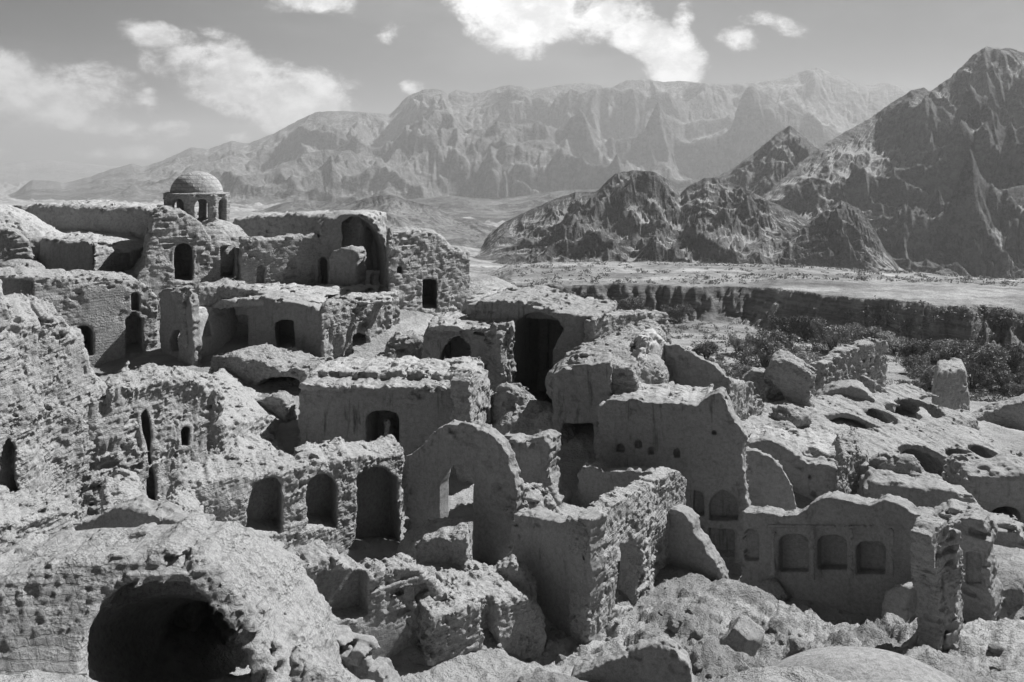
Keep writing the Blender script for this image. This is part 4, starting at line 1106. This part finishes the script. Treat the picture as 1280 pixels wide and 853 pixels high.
    P('wall', [S((212, 16.2), (506, 21.6), poly=[(212, 622), (230, 612), (262, 600), (300, 594), (340, 587), (400, 577), (450, 570), (490, 566), (506, 565), (506, 720), (212, 780)], n=(0, 1.25), r=.14, jag=.10,
        holes=[([(304, 668), (305, 640), (318, 604), (345, 598), (353, 606), (353, 668)], .75), (arch(383, 422, 595, 662), .75), ([(445, 690), (446, 595), (456, 586), (480, 586), (496, 600), (500, 690)], .8)])], RO, t, base=.85, noise=(0.12, .10, .045, .05, .03))
    t = thing('free_arch', 'tall shaded arch wall with a see-through doorway and lit rim', 'arch')
    P('wall', [S((503, 21.4), (648, 19.4), poly=[(503, 570), (512, 563), (526, 556), (532, 545), (545, 536), (560, 530), (580, 530), (597, 534), (612, 543), (626, 557), (637, 574), (644, 594), (647, 615), (647, 640), (644, 672), (636, 700), (636, 760), (503, 760)], n=(0, .42), r=.05,
        holes=[([(549, 760), (549, 608), (553, 592), (562, 583), (575, 581), (585, 588), (590, 600), (590, 760)], 9)])], PL, t, base=0.12, noise=(0.06, .04, .015, .01, .01))
    t = thing('masonry_block', 'squat rubble block with a lit top in the doorway of the arch', 'block')
    P('block', [S((488, 18.9), (590, 17.9), poly=[(490, 706), (500, 694), (525, 678), (550, 672), (586, 670), (590, 790), (490, 790)], n=(0, 1.2), r=.2)], RO, t, base=.5, noise=HV)
    t = thing('sloping_wall', 'broken rough wall end stepping down below the first niche', 'wall')
    P('wall', [S((225, 15.2), (300, 16.4), poly=[(205, 640), (225, 628), (245, 640), (262, 670), (280, 690), (284, 760), (205, 760)], n=(0, 1.0), r=.3)], RO, t, base=1, noise=HV)

    # ============ near wall below the arch ============
    t = thing('near_wall', 'broken foreground wall with a square shaded recess and lit crest', 'wall')
    P('wall', [S((276, 13.4), (600, 16.6), poly=[(276, 692), (300, 682), (330, 683), (362, 696), (380, 702), (420, 697), (452, 699), (462, 712), (480, 711), (520, 708), (548, 722), (566, 740), (580, 752), (600, 756), (600, 1000), (276, 1000)], n=(0, .75), r=.12, jag=.12,
        holes=[([(398, 776), (397, 720), (410, 712), (462, 715), (464, 772), (440, 776)], .5), ([(519, 756), (519, 733), (535, 730), (543, 745), (541, 760)], .2)])], RO, t, base=.55, noise=(0.12, .10, .045, .07, .03))
    t = thing('wall_stub', 'thick flat-topped wall stub with a dark cleft at the near wall end', 'wall')
    P('stub', [S((540, 15.0), (688, 16.8), poly=[(535, 768), (560, 762), (600, 757), (640, 750), (665, 742), (678, 748), (686, 770), (684, 800), (676, 830), (670, 1000), (535, 1000)], n=(0, 1.7), r=.22, skew=.2),
        Slab((600, 15.2), (650, 15.9), poly=[(618, 772), (636, 768), (644, 1000), (622, 1000)], n=(-.5, .7), op='-'), S((600, 17.4), (668, 17.2), poly=[(600, 730), (612, 712), (626, 702), (642, 700), (660, 715), (672, 740), (670, 780), (600, 780)], n=(0, .7), r=.25)], RO, t, base=.7, noise=(0.14, .10, .05, .08, .03))
    t = thing('diagonal_wall', 'shaded near wall whose lit broken edge slants down to the right', 'wall')
    P('wall', [S((318, 12.9), (500, 12.2), poly=[(316, 700), (330, 690), (345, 704), (360, 728), (385, 762), (404, 790), (430, 803), (452, 815), (475, 838), (495, 870), (495, 1000), (316, 1000)], n=(0, .45), r=.08)], PL, t, base=0.25, noise=(0.08, .07, .03, .03, .02))
    t = thing('fallen_lumps', 'pile of fallen adobe lumps at the lower edge beside the dark arch', 'rubble')
    P('rubble', [Ell(PT(380, 850, 10.9), (.42, .4, .40)), Ell(PT(345, 870, 10.9), (.35, .4, .5)), Ell(PT(415, 870, 10.8), (.4, .4, .42)), Ell(PT(345, 905, 10.8), (1.0, .5, .5)), Ell(PT(440, 905, 10.8), (.8, .5, .5))], RO, t, base=1, noise=HV)

    # ============ big dark arch at the lower left ============
    t = thing('dark_arch_house', 'collapsed vaulted room with a wide black arch at the lower left', 'house')
    hp = [(95, 1100), (96, 880), (99, 830), (109, 792), (128, 762), (156, 742), (188, 733), (222, 740), (252, 756), (278, 782), (298, 813), (312, 850), (322, 1100)]
    bt = 1.05; zt = WZ(700, 11.3); A_, B_ = (-80, 11.3), (345, 11.3)
    s0 = S(A_, B_, poly=[(-80, 722), (0, 714), (50, 708), (100, 698), (150, 692), (200, 690), (245, 700), (280, 716), (304, 738), (318, 772), (336, 810), (350, 860), (358, 1100), (-80, 1100)], n=(0, 1.35), r=.2, batter=bt, zt=zt)
    s1 = Slab(A_, B_, poly=hp, n=(0, 0.9), op='-', k=.03, batter=bt, zt=zt); s1.batter = 0; s1.n = (-3.5, 0.5)
    s2 = Slab(A_, B_, poly=hp, n=(0.32, 4.2), op='-', k=.03, batter=bt, zt=zt)
    uc = np.mean([p[0] for p in s2.P]); s2.P = [(uc+(u-uc)*1.10, z-.34) for u, z in s2.P]; s2.shear = -.56
    P('vault', [s0, S((-80, 12.2), (360, 12.2), poly=[(-80, 720), (100, 706), (200, 704), (280, 722), (330, 790), (352, 850), (352, 1100), (-80, 1100)], n=(0, 4.6), r=.2, shear=-.48), s1, s2], RO, t, brick=.5, base=.6, noise=(0.05, .05, .04, .02, .02))
    t = thing('arch_parapet', 'shaded curved wall with a lit crest behind the wide black arch', 'wall')
    P('wall', [S((78, 14.6), (246, 13.6), poly=[(78, 665), (95, 655), (120, 642), (140, 632), (152, 631), (175, 640), (210, 650), (243, 660), (243, 800), (78, 800)], n=(0, .55), r=.12, jag=.04)], PL, t, brick=.3, base=.1, noise=(.08, .07, .03, .02, .02))
    t = thing('left_low_wall', 'low coursed wall lit from the right at the left edge', 'wall')
    P('wall', [S((-70, 11.9), (92, 14.6), poly=[(-70, 660), (0, 650), (30, 648), (60, 645), (88, 640), (92, 800), (-70, 820)], n=(0, 1.2), r=.15)], RO, t, base=.9, noise=(.14, .10, .05, .03, .06))

    # ============ centre foreground walls ============
    t = thing('doorway_wall', 'sunlit rough wall climbing right with a dark doorway, above the rubble slope', 'wall')
    P('wall', [S((734, 17), (858, 22.4), poly=[(734, 652), (745, 645), (770, 632), (784, 615), (798, 612), (812, 605), (835, 592), (850, 588), (858, 600), (858, 760), (734, 900)], n=(0, .55), r=.12,
        holes=[([(770, 760), (770, 690), (776, 681), (790, 678), (800, 682), (802, 700), (796, 760)], 9)])], RO, t, base=1, noise=(.12, .08, .045, .05, .03))
    P('shaded_wall', [S((638, 18.6), (736, 17), poly=[(638, 640), (655, 641), (672, 648), (700, 650), (725, 650), (736, 652), (736, 900), (638, 900)], n=(0, .6), r=.08)], PL, t, base=.2, noise=(.07, .05, .02, .03, .015))
    t = thing('stub_wall', 'shaded plaster wall end, stepped and lit along its right edge', 'wall')
    P('wall', [S((800, 21.8), (906, 20.4), poly=[(800, 622), (815, 640), (830, 638), (838, 634), (855, 642), (865, 652), (868, 668), (878, 676), (885, 692), (898, 706), (905, 726), (906, 800), (790, 800)], n=(0, .5), r=.08)], PL, t, base=.25, noise=(.08, .06, .025, .02, .02))
    t = thing('low_court_wall', 'low shaded wall with a dark course line in the central court', 'wall')
    P('wall', [S((718, 24.8), (834, 23.6), poly=[(720, 592), (728, 583), (742, 580), (750, 588), (775, 590), (812, 588), (830, 600), (834, 700), (718, 700)], n=(0, .5), r=.1)], PL, t, base=.3, noise=(.09, .06, .02, .02, .03))
    t = thing('court_wall', 'shaded broken wall just right of the free-standing arch', 'wall')
    P('wall', [S((610, 25.2), (692, 24.2), poly=[(612, 553), (622, 546), (650, 548), (680, 545), (690, 552), (690, 575), (686, 600), (700, 630), (704, 720), (610, 720)], n=(0, .9), r=.12)], PL, t, base=.35, noise=(.12, .08, .03, .05, .03))
    t = thing('rubble_heap', 'dark loose heap in the sunk court beside the arch', 'rubble heap')
    P('rubble', [Ell(PT(662, 640, 23), (.75, .6, .75)), Ell(PT(700, 655, 23.4), (1.1, .7, .4))], RO, t, base=1, noise=HV)
    t = thing('broken_earth_heap', 'broken earth below the mouth of the great black vault', 'rubble heap')
    P('rubble', [Ell(PT(665, 545, 29.5), (1.6, 1.4, 1.3)), Ell(PT(640, 520, 30), (.9, .8, 1.3)), Ell(PT(690, 560, 28.6), (1.0, .9, 1.5))], RO, t, base=1, noise=HV)

    t = thing('buried_gable', 'low half-buried round gable at the bottom edge with a lit rim', 'wall')
    P('wall', [S((700, 14.2), (872, 13.6), poly=[(700, 870), (712, 846), (730, 838), (760, 826), (790, 812), (812, 803), (830, 804), (848, 812), (862, 832), (870, 870), (870, 1000), (700, 1000)], n=(0, .4), r=.08, jag=.04)], PL, t, brick=.3, base=.1, noise=(.05, .05, .025, .02, .01))

    # ============ right hand niche wall ============
    t = thing('niche_room_wall', 'long shaded room wall with a row of arched plaster niches', 'wall')
    P('wall', [S((926, 23.4), (1165, 20.2), poly=[(926, 640), (940, 642), (975, 645), (995, 645), (1003, 640), (1015, 628), (1035, 621), (1060, 625), (1085, 628), (1105, 623), (1125, 630), (1142, 640), (1165, 645), (1165, 860), (926, 860)], n=(0, .7), r=.06,
        holes=[(arch(929, 948, 662, 702), .3), (arch(973, 1010, 667, 716, 678), .35), (arch(1021, 1058, 669, 713, 679), .42), ([(1070, 719), (1070, 684), (1076, 678), (1100, 678), (1106, 684), (1106, 719)], .42), (arch(1141, 1158, 690, 726), .25)], hjag=.008)], PL, t, brick=.4, base=0.05, noise=(.05, .04, .015, .01, .01))
    P('cornice', [S((960, 22.9), (1112, 20.8), poly=[(960, 655), (1112, 656), (1112, 661), (960, 660)], n=(-.07, .1), r=.03), S((960, 22.9), (1112, 20.8), poly=[(960, 719), (1112, 727), (1112, 731), (960, 723)], n=(-.045, .1), r=.04)], PL, t, base=-.1, brick=0, noise=(.02, .02, .01, 0, 0))
    for a, b in ((1011, 1020), (1059, 1069), (1108, 1120), (961, 971)):
        P('pilaster', [S((a, 21.9-.0138*(a-1011)), (b, 21.8-.0138*(a-1011)), poly=[(a, 660), (b, 660), (b, 726), (a, 724)], n=(-.045, .1), r=.04)], PL, t, base=-.1, brick=.3, noise=(.04, .03, .015, 0, 0))
    P('pedestal', [S((1100, 20.0), (1146, 19.2), poly=[(1101, 739), (1118, 732), (1136, 735), (1136, 800), (1101, 860)], n=(0, .7), r=.06)], PL, t, base=.4, noise=(.04, .04, .02, 0, 0))
    t = thing('tall_pillar', 'tall tapering wall remnant with a bright right face at lower right', 'wall')
    P('shaded_face', [S((1148, 15.8), (1181, 15.3), poly=[(1149, 720), (1160, 690), (1168, 668), (1176, 658), (1181, 656), (1181, 1000), (1148, 1000)], n=(0, .5), r=.06)], PL, t, base=.4, noise=(.07, .05, .02, .02, .02))
    P('wall', [S((1178, 15.2), (1206, 16.5), poly=[(1166, 668), (1176, 656), (1188, 653), (1196, 664), (1203, 690), (1204, 730), (1205, 860), (1206, 1000), (1176, 1000), (1177, 760)], n=(0, .5), r=.1)], RO, t, base=.9, noise=(.08, .07, .03, .03, .02))
    t = thing('shaded_pillar', 'tall dark pier with a shallow niche at the right edge', 'wall')
    P('wall', [S((1192, 17.8), (1246, 17.2), poly=[(1180, 655), (1195, 648), (1212, 646), (1228, 650), (1232, 668), (1236, 700), (1240, 745), (1243, 780), (1240, 800), (1236, 1000), (1190, 1000)], n=(0, .8), r=.08, holes=[([(1206, 732), (1206, 690), (1226, 692), (1227, 732)], .15)])], PL, t, base=.25, noise=(.07, .05, .02, .02, .015))
    t = thing('near_dome', 'smooth pale mud dome rising from the bottom edge', 'dome')
    P('dome', [Ell((WX(1106, 10.4), 10.4, WZ(849, 10.4)-1.8), (2.2, 2.2, 1.8), edge=-.6)], M['dome'], t, brick=0, base=.2, noise=(.09, .015, .006, 0, 0), vs=.035)

    # ============ vaults on the right ============
    t = thing('quarter_round_wall', 'thin quarter-round wall with a bright rim, right of the smooth house', 'wall')
    P('wall', [S((926, 25.8), (1000, 25.2), poly=[(926, 562), (945, 562), (962, 570), (978, 586), (989, 604), (996, 622), (998, 645), (998, 720), (926, 720)], n=(0, .35), r=.06)], PL, t, base=.3, noise=(.05, .04, .02, .01, .01))
    t = thing('barrel_vault_house', 'barrel-vaulted house with a smooth lit roof and broken right end', 'house')
    P('wall', [S((932, 29.6), (1052, 28), poly=[(932, 556), (950, 551), (972, 553), (990, 563), (1004, 578), (1040, 580), (1052, 590), (1054, 730), (932, 730)], n=(0, .8), r=.1, holes=[(arch(1009, 1015, 594, 601), .2), (arch(1013, 1020, 614, 622), .2)])], PL, t, base=.25, noise=(.06, .04, .02, .02, .01))
    P('roof', [S((920, 31.2), (1080, 30.2), poly=[(920, 545), (960, 544), (1040, 553), (1070, 560), (1084, 572), (1084, 640), (920, 640)], n=(-1.2, 1.6), r=.6)], RF, t, base=.5, noise=(.06, .04, .02, .01, 0))
    P('broken_end', [S((1048, 27.9), (1092, 29.6), poly=[(1046, 590), (1056, 572), (1075, 562), (1086, 570), (1092, 590), (1094, 640), (1096, 730), (1042, 730)], n=(0, 1.5), r=.25)], RO, t, base=1, brick=.5, noise=(.14, .08, .05, .08, .03))
    t = thing('gable_wall', 'shaded rounded gable behind the vaulted roofs', 'wall')
    P('wall', [S((985, 41), (1098, 39.6), poly=[(985, 540), (1005, 515), (1020, 498), (1040, 487), (1060, 482), (1076, 484), (1088, 493), (1098, 505), (1098, 560), (985, 580)], n=(0, 1.5), r=.15)], PL, t, base=.35, noise=MD)
    t = thing('broken_peak', 'small dark pointed remnant between the gable and the tall brick wall', 'wall')
    P('wall', [S((1080, 41.2), (1116, 41.8), poly=[(1080, 505), (1083, 480), (1088, 472), (1098, 478), (1108, 484), (1116, 500), (1116, 540), (1080, 540)], n=(0, .7), r=.12)], RO, t, base=.8)
    t = thing('tall_brick_wall', 'tall sunlit brick wall remnant sloping down left, before the trees', 'wall')
    P('wall', [S((1010, 41.5), (1111, 47.5), poly=[(1008, 500), (1012, 480), (1026, 472), (1030, 455), (1048, 447), (1062, 436), (1082, 430), (1104, 425), (1111, 427), (1112, 520), (1008, 540)], n=(0, .9), r=.1)], BR, t, base=1, noise=(.12, .10, .05, .05, .05))
    t = thing('fallen_vault_chunk', 'big split boulder-like chunk of fallen vault with a lit top', 'rubble')
    P('chunk', [S((955, 38), (1020, 37), poly=[(952, 510), (955, 470), (964, 452), (975, 448), (992, 452), (1008, 463), (1020, 472), (1016, 490), (1018, 540), (952, 540)], n=(0, 1.8), r=.35), Slab((955, 37.5), (1000, 37.5), poly=[(958, 500), (962, 475), (985, 495), (990, 510)], n=(-.5, .9), op='-')], RO, t, base=.8, noise=HV)
    t = thing('side_chunk', 'smaller fallen wall piece left of the split chunk', 'rubble')
    P('chunk', [S((920, 39), (965, 38.4), poly=[(920, 500), (925, 475), (938, 462), (962, 463), (964, 500), (964, 530), (920, 530)], n=(0, 1.0), r=.2)], RO, t, base=.8, noise=MD)
    t = thing('ragged_brick_wall', 'ragged sunlit brick wall end above the quarter-round wall', 'wall')
    P('wall', [S((908, 31.5), (956, 35), poly=[(906, 560), (908, 490), (914, 478), (932, 478), (944, 484), (950, 500), (962, 512), (972, 528), (984, 545), (984, 600), (906, 620)], n=(0, .9), r=.12)], BR, t, base=1, noise=HV)
    t = thing('rubble_heap', 'small rubble heap against the ragged brick wall', 'rubble heap')
    P('rubble', [Ell(PT(975, 545, 32.4), (.9, .8, .5)), Ell(PT(990, 520, 34.5), (.9, .8, .5))], RO, t, base=1, noise=HV)
    t = thing('far_block', 'shaded block-shaped wall remnant standing among the shrubs', 'wall')
    P('wall', [S((1166, 52), (1214, 54), poly=[(1166, 500), (1170, 472), (1175, 463), (1205, 461), (1209, 470), (1213, 500), (1213, 530), (1166, 530)], n=(0, 2), r=.2)], RO, t, base=.7, noise=MD)

    t = thing('low_field_wall', 'low rounded earth wall beside the shrubs, rising to the right edge', 'wall')
    P('wall', [S((1178, 50), (1300, 47), poly=[(1178, 528), (1196, 520), (1215, 524), (1235, 514), (1258, 506), (1280, 502), (1300, 504), (1300, 620), (1178, 620)], n=(0, 2.2), r=.5)], RO, t, base=.5, noise=MD)
    def holes_row(sl, hs):
        for px, py, rx, ry, rz, yaw in hs:
            c = sl.surf(px, py); yield Ell((c[0], c[1]+.65, c[2]-2.0), (rx*1.35, ry*2.2, 1.98), R(yaw), op='-', k=.05, edge=.15)
            yield Ell((c[0], c[1], c[2]-.12), (rx*1.12, ry*1.08, rz), R(yaw), op='-', k=.05, edge=.15)
    t = thing('skylight_vault', 'long sloping vault roof pierced by five oval openings', 'vaulted roof')
    sl = S((960, 30.0), (1228, 40.5), poly=[(950, 566), (1000, 560), (1060, 553), (1100, 548), (1150, 536), (1200, 524), (1228, 518), (1228, 660), (950, 700)], n=(0, 4.4), r=1.0, shear=.17, skew=.1)
    P('roof', [sl]+list(holes_row(sl, [(1066, 529, 1.15, .95, 1.0, 10), (1101, 518, .62, .75, 1.2, 5), (1127, 513, .78, .75, 1.2, 0), (1148, 507, 1.0, .95, 1.4, 0), (1175, 502, .85, .85, 1.4, 0)])), M['worn'], t, base=.45, brick=.4, noise=(.10, .04, .025, .02, .01))
    t = thing('walkway_vault', 'second lower vault roof with a gaping hole and small oval holes', 'vaulted roof')
    sl = S((1070, 28.6), (1330, 33.5), poly=[(1070, 612), (1100, 606), (1150, 602), (1200, 600), (1280, 594), (1330, 592), (1330, 740), (1070, 740)], n=(0, 4.6), r=1.0, shear=.17, skew=.1)
    P('roof', [sl]+list(holes_row(sl, [(1162, 575, 1.1, 1.25, 1.3, 0), (1208, 571, .66, .8, 1.0, 0), (1234, 566, .62, .7, 1.0, 0), (1259, 560, .45, .5, .9, 0), (1277, 549, .5, .6, .9, 0)])), M['worn'], t, base=.45, brick=.4, noise=(.10, .04, .025, .02, .01))
    t = thing('boulder_lumps', 'rounded eroded lumps at the mouth of the gaping roof hole', 'rubble')
    P('rubble', [Ell(PT(1106, 582, 29.0), (.6, .5, .6)), Ell(PT(1130, 588, 28.8), (.7, .5, .62)), Ell(PT(1150, 602, 28.4), (.8, .5, .35))], RO, t, base=.7, noise=MD)
    t = thing('rounded_wall', 'long low rounded wall in shade under the vault roofs', 'wall')
    P('wall', [S((1078, 27.5), (1225, 26.5), poly=[(1078, 612), (1090, 602), (1110, 600), (1150, 608), (1190, 612), (1215, 622), (1226, 636), (1228, 740), (1078, 740)], n=(0, 1.4), r=.4)], PL, t, base=.4, noise=MD)
    t = thing('outer_wall', 'low rounded wall stepping down to the right edge', 'wall')
    P('wall', [S((1160, 25.4), (1282, 24.4), poly=[(1160, 650), (1190, 640), (1222, 642), (1235, 655), (1268, 658), (1280, 670), (1282, 690), (1276, 700), (1230, 695), (1160, 740)], n=(0, 1.2), r=.35)], PL, t, base=.4, noise=MD)
    t = thing('edge_house', 'vaulted room at the right edge with a small dark opening', 'house')
    P('wall', [S((1206, 29), (1310, 28.6), poly=[(1206, 600), (1216, 592), (1245, 590), (1310, 592), (1310, 720), (1206, 720)], n=(0, 2.2), r=.3, holes=[(arch(1240, 1276, 634, 652, 642), 1.4)])], PL, t, base=.4, noise=MD)

def beam(px, py, Y, L, tilt, yaw, label):
    V, Q = [], []; c = np.array(PT(px, py, Y))
    d = np.array([math.cos(R(yaw))*math.cos(R(tilt)), math.sin(R(yaw))*math.cos(R(tilt)), math.sin(R(tilt))])
    tube(V, Q, [tuple(-d*L), tuple(np.array([0, 0, .003])), tuple(d*L)], [.022, .02, .017], 8)
    n = len(V); V += [tuple(-d*L), tuple(d*L)]
    for j in range(8): Q += [(j, (j+1) % 8, n, n), (n-8+j, n-8+(j+1) % 8, n+1, n+1)]
    me = bpy.data.meshes.new('wooden_beam'); me.from_pydata(V, [], [q if q[2] != q[3] else q[:3] for q in Q]); me.update()
    m, nt, b = new_mat('weathered_wood'); nt.links.new(grey(nt, mth(nt, 'MULTIPLY_ADD', nz(nt, mapping(nt, nt.nodes.new('ShaderNodeTexCoord').outputs['Object'], (1, 1, 6)), 20), .3, .2)), b.inputs['Base Color'])
    me.materials.append(m); o = bpy.data.objects.new('wooden_beam', me); COL.objects.link(o); o.location = c; tag(o, label, 'beam')
def finish():
    beam(716, 457, 27.3, .5, -2, 190, 'bleached wooden beam end poking out left above the tall doorway')
    beam(97, 655, 14.1, .07, 0, 10, 'short pale stick end in the shaded curved wall at left')
    beam(99, 843, 10.3, .10, 0, 10, 'short pale peg at the left edge of the wide black arch')
    build_bushes(); build_scrub(); build_rocks(); build_track()
build_camera(); build_sky_sun(); build_ground(); build_haze()
MF = mountain_mat('far_rock', 0.19, 0.09, 0.35, .10); MN = mountain_mat('near_rock', 0.16, 0.09, 1.6, .24); MM = mountain_mat('mid_rock', 0.19, 0.09, 1.0, .1)
build_range('distant_hills', 'faint low hills on the left horizon', [(-500,212),(-200,209),(0,203),(60,200),(110,205),(150,208),(300,214),(500,220)], 5600, 7200, 0.25, 0.0008, MF, 300, 60, hyd=None)
build_range('mountain_range', 'long hazy mountain range across the valley',
 [(-200,258),(0,247),(20,240),(40,225),(60,226),(80,229),(110,222),(135,213),(165,205),(180,209),(210,198),(240,184),(260,187),(290,176),(310,180),(340,168),(370,152),(395,140),(430,138),(470,142),(487,143),(510,120),(530,112),(545,111),(560,117),(570,112),(590,117),(610,113),(637,106),(650,108),(665,112),(700,107),(725,104),(740,105),(765,109),(785,100),(810,99),(830,103),(850,101),(880,104),(910,106),(940,103),(980,98),(1000,89),(1022,84),(1045,93),(1060,100),(1085,107),(1105,103),(1120,106),(1137,112),(1200,120),(1300,125)],
 1900, 3600, 0.5, 0.0021, MF, 1250, 340, power=1.1, seed=7.7, hyd=(22000, 6, 60), crag=.2, r2w=.45)
build_range('badland_hills', 'low dark badland hills on the valley floor',
 [(230,262),(300,262),(330,262),(350,255),(380,250),(420,253),(440,252),(470,245),(492,244),(510,250),(540,258),(560,268),(600,278),(640,290),(700,305)],
 [(230,820),(480,560),(700,520)], [(230,1100),(480,760),(700,640)], 0.7, 0.012, MM, 500, 140, seed=6.1)
build_range('valley_ridge', 'hazy low ridges between the hills and the range',
 [(300,262),(400,258),(500,250),(560,245),(620,250),(700,238),(760,236),(830,240),(900,225),(1000,230),(1100,240),(1300,240)],
 1150, 1700, 0.8, 0.006, MF, 600, 140, seed=12.1)
build_range('foothill', 'dark rocky foothills across the river bed, lit tops',
 [(560,318),(600,300),(630,278),(660,264),(690,250),(720,240),(745,240),(757,228),(770,217),(790,213),(808,214),(818,215),(835,225),(850,243),(860,233),(880,223),(895,222),(930,235),(960,250),(1000,270),(1060,300)],
 [(560,430),(700,370),(900,360),(1060,400)], [(560,600),(800,560),(1060,560)], 0.75, 0.016, MN, 800, 240, seed=4.9, hyd=(9000, 4, 40), crag=.45, r2w=.5)
build_range('pointed_hill', 'pointed bare hill between foothills and big mountain',
 [(840,262),(890,224),(920,208),(950,185),(970,168),(987,157),(1005,170),(1020,185),(1060,205),(1120,240)],
 620, 900, 0.5, 0.009, MM, 450, 160, seed=5.2, hyd=(6000, 4, 40), crag=.3)
build_range('near_mountain', 'big dark rocky mountain on the right with light gullies',
 [(880,322),(930,262),(960,240),(1000,203),(1030,181),(1060,163),(1090,146),(1110,131),(1140,113),(1155,109),(1162,114),(1185,99),(1200,85),(1215,70),(1232,58),(1250,61),(1262,60),(1280,66),(1330,60),(1400,80),(1500,60),(1600,110)],
 [(880,470),(1100,430),(1300,400),(1900,400)], [(880,640),(1100,820),(1300,860),(1900,860)], 0.42, 0.0085, MN, 760, 380, seed=8.4, power=1.1, hyd=(14000, 5, 60), crag=.5, r2w=.5)
build_range('near_spur', 'rocky spur at the foot of the big mountain',
 [(890,345),(940,322),(985,298),(1010,280),(1030,263),(1052,250),(1075,262),(1092,285),(1105,310),(1125,335),(1150,346)],
 [(890,395),(1150,385)], [(890,440),(1050,470),(1150,440)], 0.7, 0.03, MN, 420, 160, seed=1.4, hyd=(5000, 3, 40), crag=.45)
if not globals().get("SKIP"): exec_layout()
run_jobs()
if not globals().get("SKIP"): finish()
scene.render.engine = 'CYCLES'
cy = scene.cycles
cy.use_denoising = True; cy.denoiser = 'OPENIMAGEDENOISE'; cy.max_bounces = 5; cy.diffuse_bounces = 2; cy.glossy_bounces = 1; cy.volume_bounces = 0; cy.transparent_max_bounces = 8
cy.use_adaptive_sampling = True; cy.adaptive_threshold = 0.01
scene.view_settings.view_transform = 'Standard'; scene.view_settings.look = 'None'; scene.view_settings.gamma = 1; scene.view_settings.exposure = EXPOSURE
